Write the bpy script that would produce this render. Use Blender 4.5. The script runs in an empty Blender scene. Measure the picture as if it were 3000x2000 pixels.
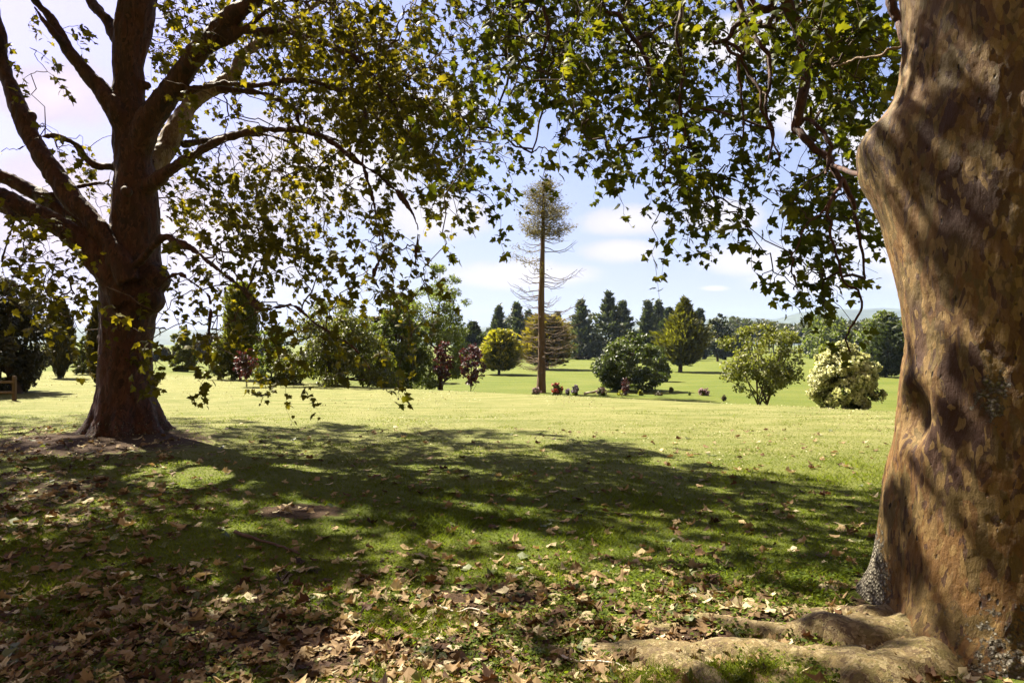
import bpy, math, random
import numpy as np
from mathutils import Vector

# ------------------------------------------------------------------ camera, world, sun, exposure
SC = bpy.context.scene
COL = SC.collection
F = 1568.0            # focal length in reference units (24 mm on a 36 mm sensor, 2352 units wide)
CX, HY, EYE = 1176.0, 790.0, 1.6
cam_d = bpy.data.cameras.new("camera")
cam_d.lens, cam_d.sensor_width = 24.0, 36.0
cam_d.shift_y = 6.0 / 2352.0
cam_d.clip_start, cam_d.clip_end = 0.05, 20000.0
cam = bpy.data.objects.new("camera", cam_d)
cam.location = (0, 0, EYE)
cam.rotation_euler = (math.radians(90), 0, 0)
COL.objects.link(cam)
SC.camera = cam
SC.view_settings.view_transform = 'Standard'
SC.view_settings.look = 'None'
SC.view_settings.gamma = 1.0
SC.view_settings.exposure = 2.6
SC.cycles.use_denoising = True
SC.cycles.max_bounces = 7
SC.cycles.diffuse_bounces = 3
SC.cycles.glossy_bounces = 2
SC.cycles.transmission_bounces = 3
SC.cycles.volume_bounces = 0
SC.cycles.caustics_reflective = False
SC.cycles.caustics_refractive = False

ELEV = math.radians(50)
SUN = np.array([-0.74 * math.cos(ELEV), 0.673 * math.cos(ELEV), math.sin(ELEV)])
SUN /= np.linalg.norm(SUN)
sun_d = bpy.data.lights.new("sun", 'SUN')
sun_d.energy, sun_d.angle, sun_d.color = 5.0, math.radians(0.53), (1.0, 0.91, 0.73)
sun = bpy.data.objects.new("sun", sun_d)
sun.rotation_euler = Vector(SUN).to_track_quat('Z', 'Y').to_euler()
sun.location = (0, 0, 60)
COL.objects.link(sun)

W = bpy.data.worlds.new("World")
SC.world = W
W.use_nodes = True
nt = W.node_tree
nt.nodes.clear()

class NB:
    """small node-graph helper"""
    def __init__(s, t): s.t = t
    def n(s, typ, **kw):
        nd = s.t.nodes.new(typ)
        for k, v in kw.items():
            if k.startswith('i_'):
                key = k[2:]
                key = int(key) if key.isdigit() else key.replace('_', ' ')
                nd.inputs[key].default_value = v
            else:
                setattr(nd, k, v)
        return nd
    def l(s, a, b): s.t.links.new(a, b)
    def m(s, op, a, b=None, c=None, clamp=False):
        nd = s.t.nodes.new('ShaderNodeMath'); nd.operation = op; nd.use_clamp = clamp
        for i, v in enumerate((a, b, c)):
            if v is None: continue
            if isinstance(v, (int, float)): nd.inputs[i].default_value = v
            else: s.l(v, nd.inputs[i])
        return nd.outputs[0]
    def mix(s, f, a, b, mode='MIX'):
        nd = s.t.nodes.new('ShaderNodeMix'); nd.data_type = 'RGBA'; nd.blend_type = mode
        for i, v in ((0, f), (6, a), (7, b)):
            if isinstance(v, (int, float)): nd.inputs[i].default_value = v
            elif isinstance(v, tuple): nd.inputs[i].default_value = (*v, 1)
            else: s.l(v, nd.inputs[i])
        return nd.outputs[2]
    def ss(s, v, a, b):
        nd = s.t.nodes.new('ShaderNodeMapRange'); nd.interpolation_type = 'SMOOTHSTEP'
        s.l(v, nd.inputs[0]); nd.inputs[1].default_value = a; nd.inputs[2].default_value = b
        return nd.outputs[0]
    def noise(s, vec, scale, detail=4, rough=.55, dist=0.0):
        nd = s.n('ShaderNodeTexNoise'); nd.inputs['Scale'].default_value = scale
        nd.inputs['Detail'].default_value = detail; nd.inputs['Roughness'].default_value = rough
        nd.inputs['Distortion'].default_value = dist
        if vec is not None: s.l(vec, nd.inputs['Vector'])
        return nd.outputs[0]
    def ramp(s, f, stops):
        nd = s.t.nodes.new('ShaderNodeValToRGB')
        e = nd.color_ramp.elements
        while len(e) < len(stops): e.new(0.5)
        for k, (p, c) in enumerate(stops):
            e[k].position = p; e[k].color = (*c, 1)
        s.l(f, nd.inputs[0])
        return nd.outputs[0]

g = NB(nt)
sky = g.n('ShaderNodeTexSky', sky_type='NISHITA', sun_disc=False)
sky.sun_elevation = ELEV
sky.sun_rotation = math.radians(-47.7)
sky.air_density, sky.dust_density, sky.ozone_density = 1.0, 1.6, 2.0
tc = g.n('ShaderNodeTexCoord')
sep = g.n('ShaderNodeSeparateXYZ'); g.l(tc.outputs['Generated'], sep.inputs[0])
ay = g.m('MAXIMUM', g.m('ABSOLUTE', sep.outputs[1]), 0.15)
U = g.m('DIVIDE', sep.outputs[0], ay)
V = g.m('DIVIDE', sep.outputs[2], ay)
cmb = g.n('ShaderNodeCombineXYZ'); g.l(U, cmb.inputs[0]); g.l(g.m('MULTIPLY', V, 1.9), cmb.inputs[1])
nz = g.noise(cmb.outputs[0], 5.0, 9, .6, .3)
nz2 = g.noise(cmb.outputs[0], 1.7, 4, .5)
# cumulus banks: centre and radius of each, as slopes seen from the lawn
def uv(px, py, rx, ry): return ((px - CX) / F, (HY - py) / F, rx / F, ry / F)
banks = [uv(140, 215, 190, 95), uv(120, 480, 260, 170), uv(470, 560, 330, 190), uv(720, 400, 330, 150),
         uv(990, 500, 160, 70), uv(1450, 510, 150, 48), uv(1440, 575, 130, 38), uv(1180, 632, 230, 40),
         uv(1730, 600, 170, 50), uv(1650, 495, 120, 45), uv(1850, 640, 190, 55), uv(1640, 662, 45, 9),
         uv(1700, 90, 150, 70), uv(1850, 240, 120, 90), uv(2000, 330, 120, 120), uv(1500, 120, 90, 40),
         uv(250, 700, 400, 90), uv(900, 250, 260, 60), uv(2100, 560, 200, 120)]
field = None
for (cx, cy, rx, ry) in banks:
    a = g.m('DIVIDE', g.m('SUBTRACT', U, cx), rx)
    b = g.m('DIVIDE', g.m('SUBTRACT', V, cy), ry)
    d = g.m('SUBTRACT', 1.0, g.m('SQRT', g.m('ADD', g.m('MULTIPLY', a, a), g.m('MULTIPLY', b, b))))
    field = d if field is None else g.m('MAXIMUM', field, d)
wob = g.m('ADD', field, g.m('MULTIPLY', g.m('SUBTRACT', nz, 0.5), 1.55))
mask = g.ss(wob, -0.02, 0.40)
thin = g.m('MULTIPLY', g.ss(nz2, 0.45, 0.8), 0.35)
mask = g.m('MAXIMUM', mask, thin)
hz = g.ss(V, 0.34, 0.04)                                  # pale band of air low over the horizon
skyc = g.mix(1.0, sky.outputs[0], (0.56, 0.52, 0.68), 'MULTIPLY')
skyc = g.mix(g.m('ADD', g.m('MULTIPLY', hz, 0.45), 0.22), skyc, (2.30, 2.42, 2.85))
cl = g.mix(g.ss(wob, 0.2, 1.1), (2.95, 2.85, 3.2), (3.7, 3.45, 3.5))
fin = g.mix(mask, skyc, cl)
fin = g.mix(g.ss(U, -.05, -.75), fin, (1.0, .90, .99), 'MULTIPLY')
# invented bank of warm cloud behind the camera, added to warm the shade fill
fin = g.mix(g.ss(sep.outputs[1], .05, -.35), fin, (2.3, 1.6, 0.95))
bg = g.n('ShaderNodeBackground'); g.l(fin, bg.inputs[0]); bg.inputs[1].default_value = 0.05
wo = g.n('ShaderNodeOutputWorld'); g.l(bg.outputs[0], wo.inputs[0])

# ------------------------------------------------------------------ maths helpers
rng = np.random.default_rng(7)
random.seed(7)

def smooth(a, b, x):
    t = np.clip((np.asarray(x, float) - a) / (b - a), 0, 1)
    return t * t * (3 - 2 * t)

def vnoise(p, seed=0):
    """value noise, p (N,3) -> (N,) in 0..1"""
    p = np.asarray(p, float)
    i = np.floor(p).astype(np.int64); f = p - i; f = f * f * (3 - 2 * f)
    def h(x, y, z):
        n = (x * 374761393 + y * 668265263 + z * 2147483647 + seed * 974634777) & 0xFFFFFFFF
        n = ((n ^ (n >> 13)) * 1274126177) & 0xFFFFFFFF
        return ((n ^ (n >> 16)) & 0xFFFF) / 65535.0
    r = 0
    for dx in (0, 1):
        for dy in (0, 1):
            for dz in (0, 1):
                w = (f[:, 0] if dx else 1 - f[:, 0]) * (f[:, 1] if dy else 1 - f[:, 1]) * (f[:, 2] if dz else 1 - f[:, 2])
                r = r + w * h(i[:, 0] + dx, i[:, 1] + dy, i[:, 2] + dz)
    return r

def fbm(p, o=3, seed=0):
    p = np.asarray(p, float); r = 0; a = .5; s = 0
    for k in range(o):
        r = r + a * vnoise(p * 2 ** k + 17.3 * k, seed + k); s += a; a *= .5
    return r / s

def p2(x, y, k=1.0):
    x = np.asarray(x, float); y = np.asarray(y, float)
    return np.stack([x * k, y * k, np.zeros_like(x)], -1)

def norm(v): return v / np.maximum(np.linalg.norm(v, axis=-1, keepdims=True), 1e-9)

LTREE = np.array([-6.5, 11.5])        # foot of the plane tree on the left
RTREE = np.array([2.832, 3.625])      # foot of the plane tree on the right

def H(x, y):
    """height of the ground"""
    x = np.asarray(x, float); y = np.asarray(y, float)
    xc = np.clip(x, -25, 14)
    d = (y - (20.9 - 0.63 * xc)) / 1.18
    w = 15 + 42 * smooth(5, 20, -x)
    z = -1.75 * smooth(0, 1, d / w)
    z = z + 0.16 * np.exp(-((x - LTREE[0]) ** 2 + (y - LTREE[1]) ** 2) / 2.2 ** 2)
    z = z + 0.10 * np.exp(-((x - RTREE[0]) ** 2 + (y - RTREE[1]) ** 2) / 1.7 ** 2)
    sh = np.shape(z)
    n = fbm(p2(x.ravel(), y.ravel(), .45), 3, 3).reshape(sh) - .5
    z = z + 0.07 * n * smooth(30, 10, y)
    far = fbm(p2(x.ravel(), y.ravel(), .02), 2, 5).reshape(sh) - .5
    return z + 0.5 * far * smooth(45, 90, y)

def P(px, py, d):
    return np.array([(px - CX) / F * d, d, EYE + (HY - py) / F * d])

_D = np.geomspace(2.2, 2500, 5000)
def ground(px, py):
    """where the sight line through a point of the photograph meets the ground"""
    x = (px - CX) / F * _D; z = EYE + (HY - py) / F * _D
    k = np.nonzero(z < H(x, _D))[0]
    d = _D[k[0]] if len(k) else 2500
    return np.array([(px - CX) / F * d, d, float(H((px - CX) / F * d, d))])

def proj(p):
    p = np.atleast_2d(p); d = np.maximum(p[:, 1], 1e-3)
    return CX + p[:, 0] / d * F, HY - (p[:, 2] - EYE) / d * F

# ------------------------------------------------------------------ mesh helpers
def mesh(name, V, Fc, mat, parent=None, attrs=None, smoothf=True, origin=None):
    """V (N,3); Fc array (M,k) or list of such arrays -> one mesh object"""
    me = bpy.data.meshes.new(name)
    V = np.asarray(V, np.float32)
    if origin is not None: V = V - np.asarray(origin, np.float32)
    fl = Fc if isinstance(Fc, list) else [Fc]
    fl = [np.asarray(f, np.int32) for f in fl if len(f)]
    loops = np.concatenate([f.ravel() for f in fl])
    tot = np.concatenate([np.full(len(f), f.shape[1], np.int32) for f in fl])
    st = np.concatenate([[0], np.cumsum(tot)[:-1]]).astype(np.int32)
    me.vertices.add(len(V)); me.vertices.foreach_set('co', V.ravel())
    me.loops.add(len(loops)); me.loops.foreach_set('vertex_index', loops)
    me.polygons.add(len(tot)); me.polygons.foreach_set('loop_start', st)
    try: me.polygons.foreach_set('loop_total', tot)
    except Exception: pass
    me.polygons.foreach_set('use_smooth', np.full(len(tot), smoothf, bool))
    for k, v in (attrs or {}).items():
        a = me.attributes.new(k, 'FLOAT', 'POINT'); a.data.foreach_set('value', np.asarray(v, np.float32))
    me.update(calc_edges=True)
    me.materials.append(mat)
    o = bpy.data.objects.new(name, me)
    COL.objects.link(o)
    if parent is not None: o.parent = parent
    return o

def thing(name, label, cat, loc, group=None):
    o = bpy.data.objects.new(name, None)
    o.empty_display_size = .3
    o.location = [float(v) for v in loc]; COL.objects.link(o)
    tag(o, label, cat, group)
    return o

def tag(o, label=None, cat=None, group=None, kind=None):
    for k, v in (('label', label), ('category', cat), ('group', group), ('kind', kind)):
        if v: o[k] = v
    return o

def catmull(pts, n):
    pts = np.asarray(pts, float)
    m = len(pts)
    ext = np.vstack([2 * pts[0] - pts[1], pts, 2 * pts[-1] - pts[-2]])
    t = np.linspace(0, m - 1 - 1e-6, n); i = t.astype(int); f = (t - i)[:, None]
    a, b, c, d = ext[i], ext[i + 1], ext[i + 2], ext[i + 3]
    return .5 * (2 * b + (c - a) * f + (2 * a - 5 * b + 4 * c - d) * f ** 2 + (3 * b - a - 3 * c + d) * f ** 3)

def tubes(PL, R, sides=4, cap=False):
    """PL (M,K,3), R (M,K) -> verts, quads for M tubes"""
    PL = np.asarray(PL, float); R = np.asarray(R, float)
    M, K, _ = PL.shape
    T = np.empty_like(PL)
    T[:, 1:-1] = PL[:, 2:] - PL[:, :-2]; T[:, 0] = PL[:, 1] - PL[:, 0]; T[:, -1] = PL[:, -1] - PL[:, -2]
    T = norm(T)
    m = norm(T.mean(1))
    ref = np.where(np.abs(m[:, 2:3]) > .8, np.array([[1., 0, 0]]), np.array([[0, 0, 1.]]))
    A = norm(np.cross(T, ref[:, None, :])); B = np.cross(T, A)
    an = np.arange(sides) / sides * 2 * np.pi
    ring = PL[:, :, None, :] + R[:, :, None, None] * (A[:, :, None, :] * np.cos(an)[None, None, :, None] + B[:, :, None, :] * np.sin(an)[None, None, :, None])
    V = ring.reshape(-1, 3)
    b = (np.arange(M) * K * sides)[:, None, None] + (np.arange(K - 1) * sides)[None, :, None] + np.arange(sides)[None, None, :]
    nx = (np.arange(M) * K * sides)[:, None, None] + (np.arange(K - 1) * sides)[None, :, None] + ((np.arange(sides) + 1) % sides)[None, None, :]
    Q = np.stack([b, nx, nx + sides, b + sides], -1).reshape(-1, 4)
    if cap:
        V = list(V); extra = []
        for mm in range(M):
            base = mm * K * sides
            extra.append([base + sides - 1 - i for i in range(sides)])
            extra.append([base + (K - 1) * sides + i for i in range(sides)])
        return np.array(V), Q, np.array(extra)
    return V, Q

def join(parts):
    """parts: list of (V, F) with equal face width -> V, F"""
    Vs, Fs, o = [], [], 0
    for v, f in parts:
        Vs.append(v); Fs.append(np.asarray(f) + o); o += len(v)
    return np.concatenate(Vs), np.concatenate(Fs)

def basis(T, N):
    T = norm(T); B = norm(np.cross(T, N)); N = np.cross(B, T)
    return T, B, N

# plane leaf outline: five pointed lobes, folded on the midrib; y runs from the stalk to the tip
_half = [(0.0, 0.0), (0.20, -0.07), (0.50, 0.10), (0.36, 0.26), (0.60, 0.55), (0.30, 0.52), (0.20, 0.74)]
def plane_leaf(fold=.18, curl=.25, simple=False):
    hp = [(0, 0), (0.45, 0.02), (0.58, 0.5), (0.22, 0.6)] if simple else _half
    pts = [(0, .36)] + hp + [(0, 1.0)] + [(-x, y) for x, y in hp[:0:-1]]
    v = np.array([(x, y, fold * abs(x) - curl * (y - .3) ** 2) for x, y in pts])
    n = len(pts) - 1
    f = np.array([(0, 1 + (k + 1) % n, 1 + k) for k in range(n)])
    return v, f

def scatter(tmpl, pos, T, N, size, tint):
    v, f = tmpl
    T, B, Nn = basis(T, N)
    V = pos[:, None, :] + size[:, None, None] * (v[None, :, 0:1] * B[:, None, :] + v[None, :, 1:2] * T[:, None, :] + v[None, :, 2:3] * Nn[:, None, :])
    n = len(pos); k = len(v)
    Fc = (f[None] + (np.arange(n) * k)[:, None, None]).reshape(-1, f.shape[1])
    return V.reshape(-1, 3), Fc, np.repeat(tint, k)

RHOMB = (np.array([(0, -.5, 0), (.5, .0, .06), (0, .5, 0), (-.5, .0, .06)]), np.array([(0, 1, 2, 3)]))
def rhomb(w): return (RHOMB[0] * np.array([w, 1, 1]), RHOMB[1])

def rnd(n): return norm(rng.normal(size=(n, 3)))

# ------------------------------------------------------------------ materials
def newmat(name):
    m = bpy.data.materials.new(name); m.use_nodes = True
    m.node_tree.nodes.clear()
    return m, NB(m.node_tree)

def out(b, sh):
    o = b.n('ShaderNodeOutputMaterial'); b.l(sh, o.inputs[0])

def foliage(name, c0, c1, c2, trans=.42, rough=.5, tcol=None, spec=.35):
    m, b = newmat(name)
    at = b.n('ShaderNodeAttribute', attribute_name='tint')
    col = b.ramp(at.outputs['Fac'], [(0, c0), (.5, c1), (1, c2)])
    p = b.n('ShaderNodeBsdfPrincipled'); b.l(col, p.inputs['Base Color'])
    p.inputs['Roughness'].default_value = rough
    p.inputs['Specular IOR Level'].default_value = spec
    tr = b.n('ShaderNodeBsdfTranslucent')
    tc_ = b.mix(1.0, col, tcol or (1.5, 1.6, .6), 'MULTIPLY')
    b.l(tc_, tr.inputs[0])
    mx = b.n('ShaderNodeMixShader'); mx.inputs[0].default_value = trans
    b.l(p.outputs[0], mx.inputs[1]); b.l(tr.outputs[0], mx.inputs[2])
    out(b, mx.outputs[0])
    return m

def plain(name, c, rough=.8, var=.35, scale=6.0, bump=.3, c2=None, stretch=None):
    m, b = newmat(name)
    t = b.n('ShaderNodeTexCoord')
    vec = t.outputs['Object']
    if stretch:
        mp = b.n('ShaderNodeMapping'); mp.inputs['Scale'].default_value = stretch
        b.l(vec, mp.inputs[0]); vec = mp.outputs[0]
    n = b.noise(vec, scale, 6, .65)
    lo = tuple(v * (1 - var) for v in c); hi = c2 or tuple(min(1, v * (1 + var)) for v in c)
    col = b.ramp(n, [(.3, lo), (.7, hi)])
    p = b.n('ShaderNodeBsdfPrincipled'); b.l(col, p.inputs['Base Color'])
    p.inputs['Roughness'].default_value = rough; p.inputs['Specular IOR Level'].default_value = .2
    bp = b.n('ShaderNodeBump'); bp.inputs['Strength'].default_value = bump; bp.inputs['Distance'].default_value = .05
    b.l(n, bp.inputs['Height']); b.l(bp.outputs[0], p.inputs['Normal'])
    out(b, p.outputs[0])
    return m

def plane_bark(name, base, dark, olive, pale, scale, lichen=0.0, bumpd=.02):
    """flaking plane bark: patches in several tones with raised edges, and crusts of lichen"""
    m, b = newmat(name)
    t = b.n('ShaderNodeTexCoord')
    mp = b.n('ShaderNodeMapping'); mp.inputs['Scale'].default_value = (1, 1, .42)
    b.l(t.outputs['Object'], mp.inputs[0])
    mps = b.n('ShaderNodeMapping'); mps.inputs['Scale'].default_value = (1, 1, .16)
    b.l(t.outputs['Object'], mps.inputs[0])
    warp = b.n('ShaderNodeTexNoise'); warp.inputs['Scale'].default_value = 6 * scale; warp.inputs['Detail'].default_value = 4
    b.l(mp.outputs[0], warp.inputs['Vector'])
    ad = b.n('ShaderNodeVectorMath', operation='MULTIPLY_ADD')
    b.l(warp.outputs['Color'], ad.inputs[0]); ad.inputs[1].default_value = (.16 / scale,) * 3; b.l(mp.outputs[0], ad.inputs[2])
    def vor(sc):
        v = b.n('ShaderNodeTexVoronoi'); v.inputs['Scale'].default_value = sc * scale
        b.l(ad.outputs[0], v.inputs['Vector'])
        s = b.n('ShaderNodeSeparateColor'); b.l(v.outputs['Color'], s.inputs[0])
        return s.outputs[0], v.outputs['Distance']
    a1, d1 = vor(13); a2, d2 = vor(24); a3, d3 = vor(12); a4, d4 = vor(44)
    big = b.noise(t.outputs['Object'], 1.3 * scale, 3)
    fine = b.noise(mp.outputs[0], 60 * scale, 5, .7)
    col = b.mix(b.ss(big, .35, .65), base, tuple(v * .72 for v in base))
    col = b.mix(b.ss(a1, .55, .58), col, olive)
    col = b.mix(b.m('MULTIPLY', b.ss(a2, .80, .82), .75), col, pale)
    col = b.mix(b.m('MULTIPLY', b.ss(a3, .70, .74), b.ss(big, .45, .6)), col, dark)
    col = b.mix(b.m('MULTIPLY', b.ss(a4, .86, .88), .8), col, pale)
    col = b.mix(b.m('MULTIPLY', b.ss(a4, .13, .11), .85), col, dark)
    streak = b.noise(mps.outputs[0], 9 * scale, 6, .7)
    col = b.mix(b.m('MULTIPLY', b.ss(streak, .48, .70), .55), col, tuple(v * .45 for v in base))
    col = b.mix(b.m('MULTIPLY', b.ss(fine, .45, .75), .5), col, dark)
    sp = b.n('ShaderNodeTexVoronoi'); sp.inputs['Scale'].default_value = 26 * scale
    b.l(mp.outputs[0], sp.inputs['Vector'])
    knots = b.m('MULTIPLY', b.ss(sp.outputs['Distance'], .2, .1), b.ss(b.noise(t.outputs['Object'], 5 * scale, 2), .52, .6))
    col = b.mix(knots, col, tuple(v * .35 for v in dark))
    hgt = b.m('ADD', b.m('MULTIPLY', b.ss(a1, .55, .60), .6), b.m('ADD', b.m('MULTIPLY', b.ss(a3, .62, .67), .8), b.m('MULTIPLY', fine, .55)))
    hgt = b.m('SUBTRACT', b.m('ADD', hgt, b.m('ADD', b.m('MULTIPLY', b.ss(a2, .80, .83), .5), b.m('SUBTRACT', b.m('MULTIPLY', b.ss(a4, .86, .89), .5), b.m('MULTIPLY', b.ss(a4, .14, .10), .6)))), b.m('MULTIPLY', knots, 1.2))
    if lichen:
        at = b.n('ShaderNodeAttribute', attribute_name='lichen')
        ln = b.noise(t.outputs['Object'], 22, 7, .72)
        lv = b.n('ShaderNodeTexVoronoi'); lv.inputs['Scale'].default_value = 48
        b.l(t.outputs['Object'], lv.inputs['Vector'])
        lm = b.ss(b.m('ADD', ln, b.m('MULTIPLY', at.outputs['Fac'], .5)), .70, .76)
        lc = b.ramp(lv.outputs['Distance'], [(.15, (.22, .20, .15)), (.55, (.05, .040, .027))])
        col = b.mix(lm, col, lc)
        hgt = b.m('ADD', hgt, b.m('MULTIPLY', lm, b.m('SUBTRACT', 1.5, b.m('MULTIPLY', lv.outputs['Distance'], 1.8))))
    p = b.n('ShaderNodeBsdfPrincipled'); b.l(col, p.inputs['Base Color'])
    p.inputs['Roughness'].default_value = .72; p.inputs['Specular IOR Level'].default_value = .25
    bp = b.n('ShaderNodeBump'); bp.inputs['Strength'].default_value = .9; bp.inputs['Distance'].default_value = bumpd
    b.l(hgt, bp.inputs['Height']); b.l(bp.outputs[0], p.inputs['Normal'])
    out(b, p.outputs[0])
    return m

BARK_R = plane_bark("flaking_plane_bark", (.094, .045, .0085), (.028, .0095, .0035), (.066, .041, .0085), (.140, .086, .027), 1.0, 1.0, .02)
BARK_L = plane_bark("reddish_plane_bark", (.056, .017, .009), (.017, .0055, .0038), (.042, .0155, .008), (.078, .030, .017), .8, 1.0, .03)
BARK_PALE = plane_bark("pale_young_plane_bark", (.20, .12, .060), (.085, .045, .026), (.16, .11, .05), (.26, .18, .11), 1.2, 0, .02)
TWIG = plain("twig_bark", (.045, .028, .018), .85, .3, 20)
TWIG_L = plain("twig_bark_brown", (.060, .034, .020), .85, .3, 20)
LEAF_R = foliage("plane_leaf_green", (.022, .030, .005), (.045, .056, .007), (.110, .108, .013), .50, .55, (1.7, 1.6, .5), .12)
LEAF_L = foliage("plane_leaf_olive", (.038, .038, .006), (.070, .066, .009), (.140, .122, .016), .52, .55, (1.75, 1.6, .5), .12)
G_BARK = plain("dark_bark", (.050, .034, .024), .9, .4, 8, .5, None, (1, 1, .3))

# ------------------------------------------------------------------ the ground
def axis(lo, hi, step, far_lo, far_hi, k=1.12):
    a = list(np.arange(lo, hi + step / 2, step)); s = step
    while a[-1] < far_hi: s *= k; a.append(a[-1] + s)
    s = step
    while a[0] > far_lo: s *= k; a.insert(0, a[0] - s)
    return np.array(a)

def soil_at(x, y):
    """how bare the ground is, 0..1"""
    x = np.asarray(x, float); y = np.asarray(y, float)
    px, py = CX + x / np.maximum(y, .5) * F, HY + (EYE) / np.maximum(y, .5) * F
    s = .95 * np.exp(-(((x - LTREE[0]) / 2.3) ** 2 + ((y - LTREE[1] + .9) / 1.5) ** 2))
    s = np.maximum(s, .55 * smooth(5.4, 3.6, y) * smooth(1.2, -1.8, x + .25 * (y - 4)))
    def el(cx, cy, rx, ry, a): return a * np.exp(-(((px - cx) / rx) ** 2 + ((py - cy) / ry) ** 2) ** 1.3)
    for e in ((1120, 1385, 210, 48, .95), (690, 1174, 130, 22, .95), (1350, 1470, 380, 80, .55), (1700, 1480, 420, 90, .75),
              (960, 1232, 40, 12, .7), (600, 1480, 700, 120, .70), (100, 1120, 260, 60, .6), (2150, 1500, 300, 200, .85)):
        s = np.maximum(s, el(*e))
    return np.where(y > .5, s, .3)

gx = axis(-22, 22, .22, -1900, 1900); gy = axis(-3, 32, .22, -40, 4200)
GX, GY = np.meshgrid(gx, gy)
GZ = H(GX, GY)
VV = np.stack([GX, GY, GZ], -1).reshape(-1, 3)
nx_, ny_ = len(gx), len(gy)
ii = (np.arange(ny_ - 1)[:, None] * nx_ + np.arange(nx_ - 1)[None]).ravel()
QF = np.stack([ii, ii + 1, ii + nx_ + 1, ii + nx_], -1)
m, b = newmat("lawn_and_soil")
t = b.n('ShaderNodeTexCoord'); ob = t.outputs['Object']
mp = b.n('ShaderNodeMapping'); mp.inputs['Scale'].default_value = (.35, 1.0, 1); mp.inputs['Rotation'].default_value = (0, 0, math.radians(-12))
b.l(ob, mp.inputs[0])
n1 = b.noise(mp.outputs[0], .55, 5, .6); n2 = b.noise(ob, 9, 6, .7); n3 = b.noise(ob, 70, 3, .7); n4 = b.noise(ob, .09, 3)
gcol = b.mix(b.ss(n1, .32, .68), (.048, .070, .0068), (.078, .090, .0135))
gcol = b.mix(b.m('MULTIPLY', b.ss(n2, .45, .75), .7), gcol, (.105, .102, .030))
gcol = b.mix(b.m('MULTIPLY', b.ss(n3, .5, .72), .55), gcol, (.034, .050, .006))
gcol = b.mix(b.m('MULTIPLY', b.ss(n4, .45, .62), .35), gcol, (.092, .100, .024))
dry = b.n('ShaderNodeAttribute', attribute_name='dry')
gcol = b.mix(b.m('MULTIPLY', dry.outputs['Fac'], b.ss(b.noise(mp.outputs[0], 2.2, 6, .7), .2, .7)), gcol, (.170, .162, .068))
at = b.n('ShaderNodeAttribute', attribute_name='soil')
sm = b.ss(b.m('ADD', at.outputs['Fac'], b.m('MULTIPLY', b.m('SUBTRACT', n2, .5), 1.1)), .42, .62)
ns = b.noise(ob, 38, 6, .75)
scol = b.ramp(ns, [(.25, (.012, .007, .004)), (.5, (.038, .022, .012)), (.72, (.085, .054, .031)), (.85, (.15, .105, .066))])
col = b.mix(sm, gcol, scol)
p = b.n('ShaderNodeBsdfPrincipled'); b.l(col, p.inputs['Base Color']); p.inputs['Roughness'].default_value = .95
p.inputs['Specular IOR Level'].default_value = .1
bp = b.n('ShaderNodeBump'); bp.inputs['Strength'].default_value = .8; bp.inputs['Distance'].default_value = .035
b.l(b.m('ADD', b.m('MULTIPLY', n3, .7), b.m('ADD', ns, b.m('MULTIPLY', n2, .8))), bp.inputs['Height']); b.l(bp.outputs[0], p.inputs['Normal'])
out(b, p.outputs[0])
lawn = mesh("lawn", VV, QF, m, attrs={'soil': soil_at(GX.ravel(), GY.ravel()), 'dry': smooth(6, 13, GY.ravel()) * smooth(4.5, -1, (GY - (22.9 - .63 * np.clip(GX, -25, 14))).ravel()) * .8})
tag(lawn, "rolling mown park lawn with leaf-strewn soil under the plane trees", "lawn", kind="structure")

# far range of hills
hp_ = [(-2200, 770), (-800, 752), (0, 748), (600, 760), (1100, 752), (1290, 744), (1460, 742), (1600, 738), (1665, 725), (1720, 731), (1780, 733), (1830, 718),
       (1900, 708), (1960, 711), (2030, 708), (2150, 714), (2300, 722), (2700, 745), (3600, 775)]
hx = np.linspace(-2200, 3600, 700)
hyv = np.interp(hx, [a for a, _ in hp_], [c for _, c in hp_])
hyv = hyv + 5 * (fbm(p2(hx / 60, hx * 0), 3, 21) - .5)
rows = []
for k, (dd, fr) in enumerate(((2350, -.1), (2450, .35), (2560, .62), (2680, .85), (2800, 1.0), (3100, .6), (3600, -.1))):
    top = EYE + (HY - hyv) / F * 2800
    nn = 1 + .35 * (fbm(p2(hx / 45, np.full_like(hx, k * 1.7)), 3, 4) - .5) * (1 if k != 4 else 0)
    rows.append(np.stack([(hx - CX) / F * 2800 * (1 + .02 * (k - 4)), np.full_like(hx, dd), -3 + (top + 3) * fr * nn], -1))
HV = np.concatenate(rows); n_ = len(hx)
ii = (np.arange(len(rows) - 1)[:, None] * n_ + np.arange(n_ - 1)[None]).ravel()
hills = mesh("hills", HV, np.stack([ii, ii + 1, ii + n_ + 1, ii + n_], -1), plain("hill_bush_and_pasture", (.040, .050, .036), .95, .5, .012, .3))
tag(hills, "long low range of blue hills on the horizon", "hills", kind="structure")

# ------------------------------------------------------------------ the big plane tree on the left
LD = 11.5
root = P(290, 1000, LD)
ltree = thing("plane_tree", "massive reddish-trunked plane tree with spreading limbs standing on the left", "tree", (LTREE[0], LTREE[1], float(H(*LTREE))))
LO = np.array(ltree.location)
def trace(pts, d0=LD):
    q = [P(x, y, d0 + dd) for x, y, dd, hw in pts]; r = [hw * (d0 + dd) / F for x, y, dd, hw in pts]
    return np.array(q), np.array(r)

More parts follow.
